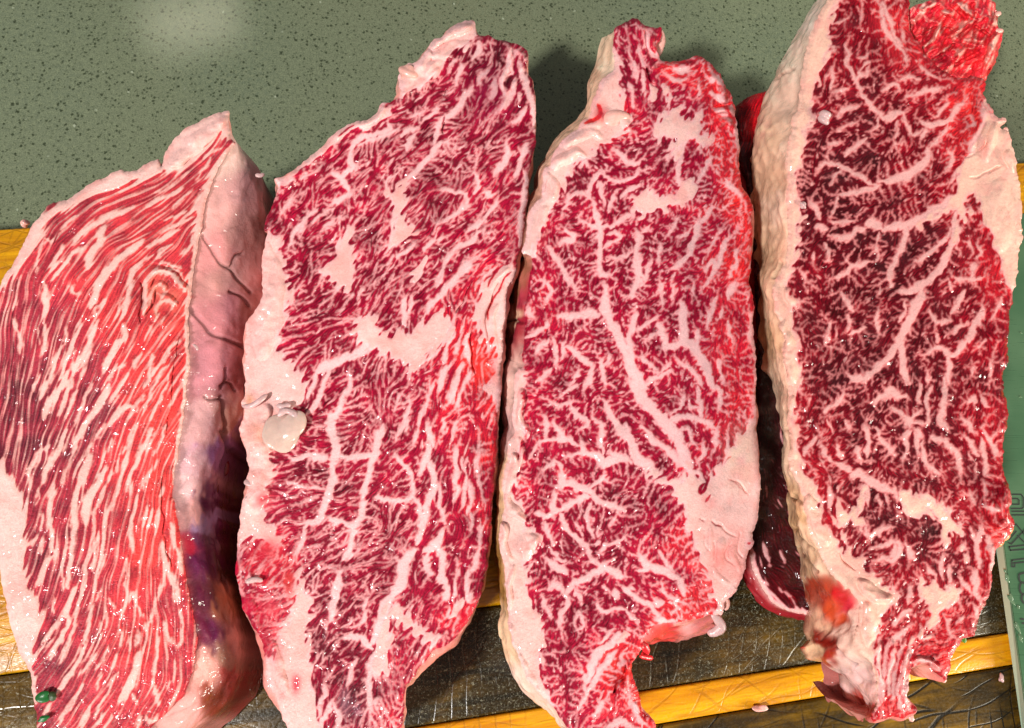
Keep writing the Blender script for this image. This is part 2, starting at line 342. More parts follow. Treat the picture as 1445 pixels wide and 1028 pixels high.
S3 = dict(
outline="893,26 900,27 910,34 922,38 934,40 931,55 927,72 930,80 937,86 955,87 970,84 985,80 995,84 1005,92 1012,100 1018,106 1022,118 1030,130 1035,142 1037,155 1040,175 1042,190 1042,215 1043,240 1047,262 1052,272 1058,282 1061,295 1059,305 1061,318 1060,335 1059,360 1060,380 1057,395 1060,410 1063,430 1063,455 1065,480 1066,510 1067,530 1066,560 1068,580 1067,605 1070,640 1072,665 1073,690 1071,712 1067,742 1061,755 1064,768 1055,780 1052,795 1050,810 1045,820 1040,832 1033,838 1025,848 1022,860 1020,867 1010,868 1002,868 985,874 960,877 935,880 918,885 912,894 908,905 910,915 902,922 895,932 890,942 893,955 898,970 902,985 905,1000 915,1010 925,1022 920,1040 890,1065 850,1068 820,1050 803,1030 795,1016 782,1000 772,988 760,977 745,960 733,930 724,908 718,880 714,840 711,800 706,775 704,760 706,742 712,720 709,695 712,670 716,655 717,640 717,625 725,610 724,590 724,570 726,548 728,525 738,516 737,505 740,480 743,460 741,437 745,405 748,385 751,372 751,362 738,358 742,338 745,305 750,295 757,283 765,277 766,245 770,237 777,235 777,229 782,215 790,205 797,195 805,188 815,183 822,172 830,165 835,150 838,140 842,130 845,120 848,112 858,105 865,100 868,85 866,70 867,52 866,44 872,36 880,33",
sides="867,52,-13,8 866,70,-24,16 868,85,-30,18 865,100,-36,18 858,105,-30,18 848,112,-20,18 842,130,-12,14 838,140,-6,8 830,165,0,6 766,245,-4,6 738,358,-6,6 751,362,-16,8 751,372,-20,6 748,385,-20,6 745,405,-20,6 741,437,-27,6 743,460,-31,4 740,480,-30,4 737,505,-27,2 728,525,-19,2 726,548,-18,2 724,570,-15,2 724,590,-12,2 725,610,-10,2 717,640,-5,2 712,670,-4,2 706,742,-2,2 704,760,-1,2 711,800,-4,2 714,840,-8,2 718,880,-11,4 724,908,-12,6 733,930,-10,10 745,960,-6,14 760,977,0,14 772,988,0,6 795,1016,0,6 912,894,3,10 918,885,6,19 935,880,8,22 960,877,8,22 985,874,6,18 1002,868,6,16 1010,868,4,10",
fatpoly=["866,70 872,80 878,95 880,110 878,130 880,150 885,158 893,165 893,175 888,185 875,190 860,198 852,205 843,210 838,220 825,225 815,233 808,240 803,250 798,255 796,268 790,280 785,292 775,305 771,320 763,332 759,345 757,362 735,362 742,335 745,305 757,283 765,278 766,245 770,237 777,235 777,229 782,215 790,205 797,195 805,188 815,183 822,172 830,165 835,150 838,140 842,130 845,120 848,112 858,105 865,100",
"918,122 930,120 942,124 950,135 953,148 956,154 961,148 965,160 971,167 978,166 985,156 990,166 992,188 1000,194 1010,195 1010,203 1000,205 991,207 986,216 982,202 976,193 966,205 960,222 955,230 950,220 944,226 942,220 948,205 950,196 940,193 930,200 926,186 925,178 933,164 943,158 945,146 940,134 930,130 920,140 912,140 914,130",
"893,276 905,273 915,265 922,268 926,278 935,279 950,276 958,262 963,252 975,252 985,257 986,270 982,281 970,285 955,290 945,295 930,298 924,303 910,304 893,303",
"1062,585 1068,600 1072,660 1074,690 1071,720 1065,752 1053,790 1050,812 1040,834 1025,847 1021,868 1012,872 1008,850 1003,830 998,810 990,800 985,780 978,765 968,745 966,730 962,715 955,708 948,695 940,685 928,678 915,672 906,664 924,662 940,675 955,680 962,675 967,652 975,660 985,670 995,680 1003,672 1008,665 1015,655 1022,645 1030,640 1035,625 1045,610 1055,594",
"728,525 736,518 742,524 744,535 738,545 736,560 736,580 740,595 746,608 740,618 735,626 737,650 736,665 730,685 726,697 735,712 744,728 746,738 745,745 757,748 762,752 762,768 756,780 748,792 740,798 747,812 750,830 755,850 760,868 766,885 766,910 765,935 766,955 770,972 780,995 755,985 730,945 715,890 708,840 704,790 698,760 704,735 709,715 706,690 711,665 714,640 716,622 725,607 722,590 722,570 724,548",
"886,880 885,896 871,909 866,905 875,892"],
strokes="""9: 963 193 960 215 958 236 960 262
7: 981 258 995 236 1004 223
9: 832 277 832 260 840 250 852 244
6: 850 246 870 255 890 252 902 239
8: 863 211 880 222 890 231 902 235
7: 803 281 815 273 828 275 837 281
6: 837 279 842 300 849 312
7: 878 281 890 270 902 264
5: 821 241 828 226 831 237
5: 844 257 850 270 856 292
6: 859 302 865 285 871 270
5: 794 302 800 286 803 273
11: 843 298 845 312 846 330
6: 818 313 832 316 845 322 860 318 875 310 892 302
8: 845 322 846 340 847 362 847 380 852 387 863 389
8: 799 324 810 335 799 342 788 346
5: 854 331 865 328 873 335 862 345 849 353
5: 861 361 875 366 888 358 897 354
4: 871 369 859 376
7: 771 349 782 360 790 371 796 386 803 397 812 407
6: 769 399 776 411 770 427
8: 852 398 855 411 849 424
7: 894 368 898 400 889 417
8: 897 324 902 345 900 366 902 386 906 398
6: 904 396 915 381 919 364
4: 902 331 916 319
6: 905 399 895 411 889 422
6: 930 343 928 367
9: 949 379 960 372 970 362 976 351 983 338 986 320 989 309
5: 987 313 998 305 1007 293
5: 959 336 976 324
5: 955 309 950 320 944 332
6: 994 386 1003 376 1012 363
5: 989 406 1000 395 1012 383
7: 1009 387 1015 370 1020 355 1026 338
4: 999 356 1010 336 1016 323
6: 1029 392 1038 376 1043 348
10: 1037 398 1033 410 1029 422
4: 980 398 979 417
5: 930 394 932 411 936 427
5: 949 396 956 384
6: 955 399 951 422
14: 855 418 853 436 860 450 868 465 875 480 882 495 889 512
10: 788 446 805 447 820 445 831 440 847 446
7: 744 476 760 468 770 460 773 448
6: 756 501 765 490 776 477
6: 781 476 785 495 787 517
6: 795 507 798 483
9: 804 488 815 500 825 510 837 519
7: 836 519 830 535 824 550
8: 849 509 852 530 856 542
6: 759 541 770 530 782 521
6: 799 546 812 531 816 523
6: 860 498 858 517
8: 739 438 747 440 753 447
14: 960 428 963 450 962 470 965 482 975 488 985 498 992 510 998 520 1003 535 1006 552
10: 929 454 932 470 935 485 940 492 952 489 963 479
9: 895 438 893 460 890 480 892 502
14: 892 498 893 520 900 536 908 550
6: 899 466 915 455 927 449
6: 911 479 926 472
8: 985 468 983 485 982 497
7: 998 462 1001 440 1013 418
5: 1014 452 1019 433
6: 1028 453 1032 470 1036 482
6: 1015 503 1018 520 1020 542
7: 951 504 962 515 975 522 985 530 991 542
6: 904 504 915 512 927 521
6: 929 526 946 514
7: 893 549 910 540 930 532 947 524
6: 1062 438 1063 480 1066 520 1066 560 1067 600
18: 893 538 905 560 920 576 935 591 945 601 952 612 957 625 962 640 967 656 972 672
9: 944 598 957 590 970 588 985 592 1000 600 1012 606
6: 961 558 955 575 947 587
7: 985 543 985 560 990 575 993 592
6: 967 564 975 575 987 575
6: 1010 604 1010 620 1007 637
5: 959 611 972 605 975 620 983 632
7: 982 652 992 640 990 623
5: 1026 613 1026 640 1020 656 1014 670
7: 1010 543 1016 560 1015 577
9: 906 600 918 612 930 625 940 635 948 645 957 657
14: 880 598 883 615 892 631 897 645 905 653 917 661 930 668
9: 862 639 880 648 894 656
7: 767 588 772 605 773 620
8: 779 597 788 610 795 621 784 623
6: 761 622 780 620
9: 777 622 790 618 805 622 817 629
8: 804 568 812 585 822 590 831 597 821 607
6: 779 570 792 572 805 567
7: 837 591 848 600 847 618 846 632 849 647
13: 834 640 845 648 852 655 860 652 870 650 882 645
11: 855 568 860 585 868 595 875 610 881 624
7: 819 624 830 640 842 646
6: 798 646 820 640 840 640
6: 744 652 752 638 761 624
6: 764 667 775 655 785 650 791 672
5: 789 561 800 550 814 544
12: 790 666 793 680 789 692
11: 784 688 800 682 815 688 830 692 842 702
8: 834 687 845 680 857 671
10: 837 694 843 710 855 713 868 715 882 721
8: 783 693 782 715 790 718 800 716 812 710 825 705 837 702
7: 759 721 775 728 787 719
8: 791 721 795 735 800 748 810 755 820 762 828 773
6: 826 771 835 785 847 797
6: 833 713 830 728 833 745 838 757
5: 814 739 821 752
6: 846 781 860 770 870 765 880 757
5: 834 768 851 765
5: 850 736 844 757
4: 861 741 871 723
5: 769 734 775 755 781 767
6: 774 769 785 785 796 791
4: 793 763 795 777
10: 770 789 780 795 790 803 802 811
9: 769 830 780 825 790 828 798 839
9: 858 790 850 802 840 808 828 815 815 820 808 828 803 840 800 855 793 865 790 883
10: 844 789 858 803 870 808 882 812
7: 765 843 772 860 776 870
5: 811 873 820 865 823 880 811 886
6: 844 849 848 860 855 865 865 862 882 860
6: 814 831 821 852
6: 849 829 861 836
6: 867 829 876 847
5: 844 907 853 898 867 888
12: 904 784 912 795 920 800 935 805 950 810 958 818
9: 950 809 958 818 963 828 968 840
6: 929 779 940 795 952 806
9: 898 806 910 805 920 799
9: 868 812 882 812
8: 879 829 895 838 905 845 915 850 922 860 930 868 931 880
10: 923 850 934 854
5: 934 824 940 838 950 845 964 851
5: 950 849 956 858 949 864
6: 879 859 890 868 902 876
6: 924 877 935 874 952 878
11: 884 889 870 900 855 912 845 925 835 945 827 967
8: 871 914 860 930 850 945 840 962 833 972 824 987
6: 821 949 826 965 825 985 814 1002
5: 878 923 875 947
6: 846 998 850 991 839 1012
7: 854 1026 875 1020 892 1030
9: 889 983 895 1005 907 1022
7: 918 42 914 58 920 72 931 84
5: 900 62 905 80 912 98
5: 888 70 893 92 900 108
5: 905 100 908 120 906 132
6: 888 115 890 135 893 150
9: 952 97 962 100 972 98
6: 942 108 955 112 968 110
7: 985 120 988 130 982 138
9: 1005 130 1015 140 1025 145
8: 1008 155 1020 160 1028 172
7: 1000 118 1010 110 1020 122
6: 1035 150 1040 185 1040 215
6: 1020 250 1030 262 1045 275
L5: 1002 673 996 685 990 694 986 695 987 688 994 682
L4: 995 708 1001 698
L1.2: 1028 676 1040 685 1056 699
L1.5: 984 732 994 738
L1.6: 1003 737 1010 742 1018 744
L6: 843 146 847 160 838 170 824 176
L5: 918 50 920 66 925 76
L4: 910 100 914 112 920 118""",
flow="885,80,107 900,120,105 950,100,20 950,140,45 1000,140,60 1020,170,100 820,270,80 860,220,165 880,250,170 850,280,70 900,200,60 930,240,55 970,220,70 1010,230,85 1040,270,30 1000,300,50 1030,330,60 950,330,40 900,340,70 850,340,50 800,320,35 780,350,100 820,380,80 780,420,70 900,390,60 960,380,35 1010,370,55 1040,400,70 760,450,80 800,450,60 840,480,170 870,430,70 920,430,60 980,430,75 1010,450,75 1040,470,80 910,490,80 950,510,130 1000,500,90 1040,520,90 760,560,40 760,640,70 800,600,60 820,640,140 860,560,45 860,600,70 900,580,150 930,560,45 960,570,120 1010,560,100 1040,560,85 920,620,150 980,630,90 1010,640,85 770,700,60 760,740,70 800,700,150 850,690,60 900,690,60 930,700,70 800,740,80 850,740,70 880,730,60 920,740,40 950,760,90 800,780,140 850,790,30 900,780,120 960,800,120 760,820,80 790,850,70 840,840,60 870,840,130 920,820,140 970,830,120 900,870,140 800,900,80 850,890,45 780,940,85 850,950,55 880,950,70 820,1000,60 880,1000,80",
tone="890,60,.4 900,110,.35 950,95,.9 1000,110,.9 1025,160,.85 960,150,.4 930,220,.28 860,260,.28 800,280,.35 980,250,.4 1030,220,.9 1045,290,.85 1010,330,.55 1040,360,.9 950,350,.35 860,340,.35 780,350,.45 820,400,.35 760,450,.6 800,480,.45 900,420,.35 960,440,.4 1040,450,.75 1045,520,.75 850,500,.45 930,500,.45 760,580,.5 760,680,.5 820,600,.4 880,600,.4 950,580,.45 1000,560,.5 1040,560,.75 980,630,.55 850,700,.35 920,700,.35 800,760,.35 870,760,.3 970,780,.75 950,820,.5 980,850,.9 780,850,.45 840,860,.3 890,830,.35 800,920,.35 780,970,.45 880,950,1 870,1000,.7 820,1000,.45 900,980,1 840,160,1 950,880,.9",
dens="890,80,.3 950,100,.4 1010,140,.4 930,220,.36 860,240,.3 800,270,.3 1000,230,.36 1030,300,.38 950,340,.38 860,350,.38 780,360,.36 800,440,.36 900,420,.36 980,430,.36 1040,470,.28 850,500,.42 930,500,.36 760,580,.3 760,680,.28 820,600,.34 880,600,.28 950,560,.3 980,630,.32 850,700,.32 920,700,.28 800,760,.3 870,760,.25 950,800,.3 780,850,.28 840,860,.25 900,830,.3 800,920,.22 780,970,.3 880,960,.3 850,1010,.4 980,860,.4",
lam=8.4, L=6.5, ridge=0.25, jit=.42, rhok=.42, wadd=1.0, ser=.6, twig=(5.2, 2.0, .36, .25), warp=1.9, z=.05, zs="", seed=23, feather=3.0, leancol=[(84,4,24),(130,8,38),(166,15,50),(202,34,50),(230,46,44)], fatthin=(238,160,164), fatmid=(240,188,188), fatrim=(240,190,182))

S4 = dict(
outline="1168,0 1180,-22 1225,-34 1270,-24 1282,0 1281,12 1285,40 1298,64 1312,85 1330,100 1345,109 1370,107 1386,111 1391,122 1386,131 1391,137 1396,144 1400,150 1402,160 1412,166 1420,170 1411,177 1416,181 1422,184 1424,194 1428,205 1432,215 1434,230 1436,245 1440,260 1441,280 1441,300 1443,320 1443,335 1440,350 1437,370 1434,395 1432,410 1427,425 1425,445 1423,470 1422,500 1422,518 1416,527 1416,545 1420,560 1422,575 1424,588 1420,602 1416,620 1415,640 1416,665 1421,678 1425,690 1428,710 1426,725 1431,734 1430,743 1425,757 1415,765 1408,775 1405,790 1401,805 1400,815 1397,830 1397,840 1392,848 1387,858 1382,870 1378,882 1375,895 1365,900 1356,904 1350,915 1345,925 1340,945 1335,957 1332,961 1326,955 1320,947 1312,940 1300,938 1293,943 1289,942 1285,952 1281,970 1281,985 1290,995 1291,1003 1284,1008 1270,1013 1243,1014 1235,1018 1229,1014 1231,1004 1236,993 1236,972 1234,955 1226,935 1213,920 1206,905 1207,890 1210,870 1212,852 1200,836 1188,826 1176,812 1165,797 1155,776 1145,755 1138,732 1136,715 1129,690 1118,670 1112,652 1116,627 1112,605 1111,575 1113,548 1109,520 1106,498 1104,478 1100,455 1094,430 1090,408 1100,390 1108,370 1112,340 1111,300 1110,275 1111,250 1110,220 1115,195 1118,170 1126,148 1130,128 1131,110 1133,92 1136,75 1141,58 1147,40 1157,18",
sides="1168,0,-14,4 1157,18,-18,8 1147,40,-20,10 1136,75,-36,12 1131,110,-46,16 1126,148,-56,20 1118,170,-58,18 1110,220,-52,14 1110,275,-47,6 1111,300,-46,4 1112,340,-45,2 1108,370,-40,2 1090,408,-20,2 1094,430,-20,2 1100,455,-24,2 1104,478,-27,2 1106,498,-26,2 1109,520,-26,2 1113,548,-22,2 1111,575,-17,2 1112,605,-9,2 1116,627,-12,2 1112,652,-8,2 1118,670,-13,4 1129,690,-20,6 1136,715,-24,8 1145,755,-28,8 1155,776,-34,12 1165,797,-40,16 1176,812,-42,26 1188,826,-52,36 1200,836,-62,44 1212,852,-72,48 1207,890,-66,32 1213,920,-62,16 1226,935,-54,10 1234,955,-44,8 1236,972,-34,12 1236,993,-20,10 1231,1004,-8,8",
fatpoly=["1183,-30 1183,0 1178,20 1174,40 1174,62 1172,72 1165,90 1160,105 1154,120 1150,140 1147,152 1150,162 1148,178 1138,186 1138,202 1135,220 1132,235 1127,246 1127,262 1125,276 1130,290 1135,305 1130,318 1130,330 1130,345 1125,365 1118,390 1112,400 1115,410 1125,420 1127,430 1121,440 1123,465 1126,490 1129,515 1131,535 1128,550 1125,570 1122,592 1130,602 1130,615 1125,630 1130,650 1140,670 1150,685 1157,695 1158,715 1162,735 1172,750 1183,765 1190,775 1205,780 1215,780 1218,790 1225,805 1235,812 1248,825 1262,830 1267,842 1262,855 1251,860 1247,880 1242,895 1238,905 1239,925 1234,936 1239,950 1242,975 1235,1000 1200,960 1180,900 1170,830 1120,760 1090,600 1080,400 1100,200 1120,50 1160,-30",
"1390,140 1395,150 1402,162 1425,172 1430,200 1436,222 1445,260 1450,320 1445,350 1440,395 1432,412 1424,408 1420,400 1416,385 1410,368 1405,355 1400,335 1392,325 1388,315 1383,300 1381,285 1376,273 1370,275 1366,285 1370,300 1365,310 1358,318 1353,335 1350,350 1340,360 1334,370 1333,360 1343,345 1341,330 1350,315 1350,300 1340,300 1330,305 1315,312 1305,317 1300,325 1290,318 1300,310 1310,300 1325,295 1338,285 1345,268 1350,250 1350,235 1360,230 1367,218 1375,205 1382,190 1383,178 1386,160",
"1255,690 1270,691 1285,692 1300,697 1315,704 1330,714 1345,725 1353,738 1358,748 1358,760 1363,775 1364,792 1356,775 1350,757 1341,754 1336,766 1333,782 1328,766 1325,747 1318,733 1308,724 1298,726 1298,738 1285,731 1275,726 1265,729 1270,715 1268,702",
"1180,680 1188,695 1185,714 1195,720 1208,708 1215,690 1222,680 1225,700 1214,715 1215,730 1225,735 1222,746 1210,745 1200,736 1191,746 1193,760 1201,773 1196,776 1188,760 1180,746 1176,730 1180,712",
"1297,815 1305,822 1320,820 1328,825 1340,830 1345,825 1350,830 1358,832 1356,845 1350,855 1345,860 1340,856 1332,862 1330,875 1325,880 1315,894 1312,902 1295,903 1285,906 1290,895 1305,890 1310,880 1312,865 1308,852 1300,845 1295,832"],
strokes="""14: 1160 162 1165 168
6: 1195 63 1197 85 1203 105 1210 118 1219 132
9: 1213 128 1221 141 1231 153 1242 162
10: 1240 160 1252 165 1265 160 1276 160
7: 1275 160 1277 172 1282 185 1286 194
10: 1298 170 1310 178 1325 175 1340 168 1350 155 1358 146
8: 1310 179 1305 190 1299 197
6: 1284 193 1295 190 1303 184
6: 1338 176 1327 196 1312 213
13: 1313 211 1303 230 1290 243 1275 251 1255 257 1238 256
8: 1242 262 1225 268 1210 272 1195 275 1178 275
7: 1154 238 1165 230 1175 232 1190 238 1205 245 1220 252 1237 261
8: 1191 223 1197 212 1210 205 1224 197
5: 1169 216 1172 205 1186 199
5: 1175 231 1167 221
8: 1179 163 1188 155 1200 152 1210 149
4: 1179 186 1195 175 1209 172
5: 1229 186 1238 178 1241 164
5: 1171 263 1178 250 1186 241
4: 1265 168 1265 190 1260 198 1268 206 1276 194
6: 1319 166 1330 150 1336 142
5: 1369 164 1372 176 1359 179
10: 1386 143 1388 165 1383 186 1375 201 1369 217
7: 1340 241 1345 226 1337 217
5: 1342 257 1349 244
14: 1243 322 1262 318 1280 318 1295 312 1310 303 1325 295 1340 286 1352 274
10: 1280 319 1277 335 1272 350 1265 365 1258 380 1255 392 1258 404
13: 1350 298 1348 325 1343 345 1335 365 1325 378 1315 390 1300 400 1285 408 1268 411
7: 1341 324 1325 345 1310 355 1298 365 1289 373
7: 1344 391 1355 393 1368 393 1380 390 1390 384
6: 1338 394 1342 412
6: 1370 394 1372 378 1381 371
8: 1359 339 1368 346 1373 357
5: 1380 343 1386 355 1377 366
6: 1182 274 1180 290 1175 300 1171 312
6: 1171 312 1180 318 1195 311 1207 312
14: 1218 318 1230 316 1246 321
6: 1240 324 1238 345 1240 360 1234 369
7: 1168 335 1180 336 1195 335 1210 326 1222 319
12: 1150 320 1158 322 1167 326
9: 1142 278 1150 295 1156 312
7: 1163 343 1165 360 1159 369
6: 1148 353 1147 372
9: 1194 369 1205 375 1215 372 1230 367
7: 1174 391 1190 388 1197 380 1201 371
5: 1129 384 1135 392 1142 399
13: 1301 402 1296 425 1286 445 1276 462 1268 480 1272 500 1276 520 1281 542
11: 1270 478 1256 495 1246 510 1235 521 1222 533 1207 536 1194 527
6: 1281 424 1275 440 1267 451
7: 1240 438 1238 455 1241 472
7: 1197 471 1212 467 1224 461
6: 1194 444 1200 455 1194 467
7: 1187 414 1195 430 1205 439
6: 1170 448 1168 470 1165 486 1173 491
4: 1180 458 1180 477
8: 1304 501 1315 492 1325 490 1335 498 1343 504
10: 1341 505 1352 500 1360 485 1370 472 1378 456 1389 438
9: 1338 503 1338 520 1341 542
6: 1315 532 1310 541 1308 523
8: 1344 446 1352 431 1358 420 1363 411
7: 1339 471 1350 462 1367 454
6: 1309 439 1318 450 1323 455 1342 452
6: 1320 468 1326 484
5: 1382 491 1391 477
6: 1397 537 1398 520 1401 511
5: 1369 532 1374 519
6: 1401 452 1407 432 1411 418
12: 1280 588 1283 607
8: 1281 596 1268 582 1258 574
6: 1281 595 1290 586 1302 579
6: 1284 600 1295 598 1305 595 1310 588 1310 570 1312 556 1316 548
8: 1283 604 1277 620 1278 640 1274 652
8: 1286 604 1295 620 1295 647
10: 1337 533 1335 550 1333 570 1330 586 1328 596 1333 607
9: 1311 614 1325 618 1335 625 1345 635 1352 646 1354 667
8: 1305 623 1305 645 1315 660 1327 669
10: 1233 569 1250 560 1258 552 1268 560 1282 562
8: 1298 543 1297 560 1304 572
11: 1363 566 1370 561 1377 569
8: 1384 558 1392 570 1396 579
8: 1357 589 1368 602 1376 614
8: 1384 604 1393 616 1400 630 1406 642
8: 1361 614 1370 626 1379 642
8: 1382 618 1385 636 1392 655 1393 672
5: 1366 639 1373 655 1379 670
9: 1223 598 1225 615 1225 630 1221 647
14: 1200 672 1215 672 1230 680 1245 688 1262 696
8: 1191 553 1185 565 1175 572 1163 581
5: 1175 607 1172 588
9: 1194 592 1198 605
11: 1179 649 1190 658 1202 667
9: 1134 642 1145 626 1157 614
7: 1159 624 1165 640 1177 652
6: 1184 624 1180 636 1192 645
8: 1202 629 1210 645 1214 657
7: 1239 604 1245 620 1255 630 1264 642
10: 1171 688 1173 705 1171 722
8: 1225 738 1228 755 1237 752 1245 745 1262 745
8: 1230 771 1248 768 1258 765 1266 766 1270 776 1260 790 1246 788 1233 791
11: 1263 768 1258 787
8: 1277 768 1282 785 1292 791
8: 1225 688 1222 717
5: 1239 698 1242 717
5: 1251 698 1255 717
6: 1262 688 1266 707
7: 1371 748 1378 770 1380 792
9: 1386 743 1380 775 1383 803
8: 1331 778 1327 800 1331 818
10: 1388 714 1400 720 1413 720
5: 1390 678 1388 702
5: 1367 688 1376 712
10: 1394 758 1400 780 1398 803
8: 1309 798 1319 818
7: 1339 798 1342 822
9: 1354 814 1365 825 1373 837
8: 1375 803 1380 830 1383 852
7: 1281 852 1285 836 1277 824
9: 1261 881 1275 865 1287 859
9: 1254 917 1270 896 1282 884
6: 1334 868 1340 885 1346 897
6: 1349 882 1361 868
7: 1374 853 1379 872
8: 1240 903 1240 930 1243 960 1242 988
6: 1255 903 1250 940 1247 970 1248 988
6: 1263 918 1256 950 1255 983
6: 1276 903 1265 940 1260 988
9: 1286 903 1278 935 1272 960 1268 990 1276 1002
11: 1287 948 1279 980 1284 1002
7: 1288 933 1310 930 1327 946
7: 1243 2 1246 30 1258 52 1275 72 1283 92
6: 1245 2 1252 20 1262 45 1272 60 1280 70
5: 1273 40 1277 58
6: 1300 95 1315 105 1328 112
7: 1280 135 1300 130 1320 128 1328 122
5: 1217 20 1215 28
5: 1175 35 1188 30 1197 26
4: 1185 100 1175 105 1165 112
8: 1175 130 1188 128 1200 122
6: 1175 95 1177 115 1174 128
6: 1212 98 1222 88 1228 85
5: 1210 97 1215 105 1225 102 1228 92
6: 1205 120 1210 105 1212 96
5: 1225 75 1220 78 1210 75
6: 1245 130 1262 118 1270 128
5: 1270 115 1285 108 1300 110
L6: 1300 924 1318 920 1334 914
L3: 1240 880 1246 900""",
flow="1220,40,90 1200,100,70 1260,100,60 1300,60,120 1330,130,25 1270,130,15 1220,160,20 1180,220,60 1270,200,60 1240,210,45 1300,230,60 1350,210,50 1150,270,80 1190,260,10 1250,285,60 1310,280,30 1200,310,10 1160,350,60 1230,350,20 1300,340,35 1320,370,40 1380,340,75 1360,370,60 1400,400,100 1150,410,130 1180,430,70 1220,440,60 1260,430,40 1330,420,50 1370,430,60 1410,450,85 1140,480,110 1180,490,70 1220,500,30 1300,470,50 1350,480,50 1390,500,80 1410,540,80 1140,560,80 1180,560,50 1220,570,60 1270,540,60 1310,540,100 1350,560,90 1150,620,60 1200,620,60 1250,620,130 1290,630,90 1330,640,140 1380,640,115 1400,600,110 1150,660,130 1200,660,20 1280,660,120 1340,680,130 1390,690,110 1170,720,80 1230,710,80 1280,760,130 1310,760,80 1360,720,120 1370,790,90 1250,800,30 1300,790,100 1260,850,80 1280,870,50 1350,860,60 1370,860,60 1250,940,80 1270,960,70 1320,920,15",
tone="1220,40,.35 1190,60,.35 1260,30,.7 1280,60,.8 1230,120,.2 1300,130,.4 1180,210,.12 1250,200,.15 1300,200,.3 1370,150,.9 1360,200,.75 1150,270,.12 1250,290,.12 1310,270,.35 1200,330,.1 1300,350,.15 1380,320,.5 1410,390,.65 1410,480,.4 1350,430,.25 1270,430,.12 1190,440,.12 1130,450,.35 1200,530,.1 1300,520,.15 1390,520,.3 1140,570,.35 1140,630,.5 1220,620,.1 1300,620,.12 1400,600,.5 1370,650,.3 1410,650,.55 1170,720,.4 1250,720,.15 1300,750,.12 1370,760,.3 1410,760,.9 1260,800,.4 1330,800,.2 1270,860,.45 1370,850,.55 1310,880,.8 1250,930,.35 1270,960,.6 1320,920,.8 1260,1005,.85",
dens="1220,40,.14 1190,90,.2 1240,140,.28 1300,120,.3 1180,220,.24 1260,200,.28 1340,200,.3 1160,300,.22 1220,310,.26 1300,300,.24 1300,350,.2 1370,360,.26 1410,450,.14 1160,420,.22 1220,430,.34 1300,440,.24 1360,450,.26 1150,500,.24 1220,500,.34 1300,520,.3 1360,540,.28 1410,540,.1 1150,600,.34 1220,590,.38 1290,610,.34 1360,610,.22 1400,640,.2 1180,700,.3 1250,660,.38 1330,680,.36 1390,700,.25 1250,740,.3 1300,750,.16 1360,780,.32 1260,820,.3 1280,870,.34 1370,860,.34 1260,940,.3 1320,920,.3",
lam=9.2, L=6.5, ridge=0.25, jit=.42, rhok=.42, wadd=1.0, warp=1.9, z=.064, zs="", seed=37, amp=1.35, ser=.7, twig=(5.4, 2.1, .40, .25), leancol=[(74,5,17),(112,7,24),(156,16,32),(192,30,40),(228,48,44)], fatthin=(216,124,124), fatmid=(230,170,166), fatrim=(238,188,168))
# ---------------------------------------------------------------- numeric helpers (pattern growth on a grid)
import numpy as np

def gblur(a, sig, sig2=None):
    sy = sig; sx = sig if sig2 is None else sig2
    h, w = a.shape
    py = int(3*sy)+2; px = int(3*sx)+2
    b = np.pad(a, ((py, py), (px, px)), mode='edge')
    fy = np.fft.fftfreq(b.shape[0])[:, None]; fx = np.fft.rfftfreq(b.shape[1])[None, :]
    k = np.exp(-2*np.pi**2*((fy*sy)**2+(fx*sx)**2))
    c = np.fft.irfft2(np.fft.rfft2(b)*k, s=b.shape)
    return c[py:py+h, px:px+w]

def gnoise(rng, shape, sig):
    n = gblur(rng.standard_normal(shape), sig)
    return (n-n.mean())/(n.std()+1e-9)

def bilin(a, y, x):
    h, w = a.shape
    y = np.clip(y, 0, h-1.001); x = np.clip(x, 0, w-1.001)
    iy = y.astype(np.int32); ix = x.astype(np.int32)
    fy = y-iy; fx = x-ix
    return (a[iy, ix]*(1-fx)+a[iy, ix+1]*fx)*(1-fy)+(a[iy+1, ix]*(1-fx)+a[iy+1, ix+1]*fx)*fy

def pts(s):
    return np.array([float(v) for v in s.replace(',', ' ').split()]).reshape(-1, 2)

def rows(s, n):
    return np.array([[float(v) for v in t.split(',')] for t in s.split()]).reshape(-1, n)

def catmull(p, step=2.5):
    p = np.asarray(p, float)
    if len(p) < 3:
        n = max(2, int(np.linalg.norm(p[-1]-p[0])/step)+1)
        t = np.linspace(0, 1, n)[:, None]
        return p[0]*(1-t)+p[-1]*t
    q = np.vstack([2*p[0]-p[1], p, 2*p[-1]-p[-2]])
    out = []
    for i in range(1, len(q)-2):
        a, b, c, d = q[i-1], q[i], q[i+1], q[i+2]
        n = max(2, int(np.linalg.norm(c-b)/step)+1)
        t = np.linspace(0, 1, n, endpoint=False)[:, None]
        out.append(.5*((2*b)+(c-a)*t+(2*a-5*b+4*c-d)*t*t+(3*b-a-3*c+d)*t**3))
    out.append(q[-2:-1])
    return np.vstack(out)

def idw(ctrl, X, Y, p=3.0, eps=8.0):
    num = 0; den = 0
    for c in ctrl:
        w = 1.0/((X-c[0])**2+(Y-c[1])**2+eps*eps)**(p/2)
        num = num+w*c[2]; den = den+w
    return num/den

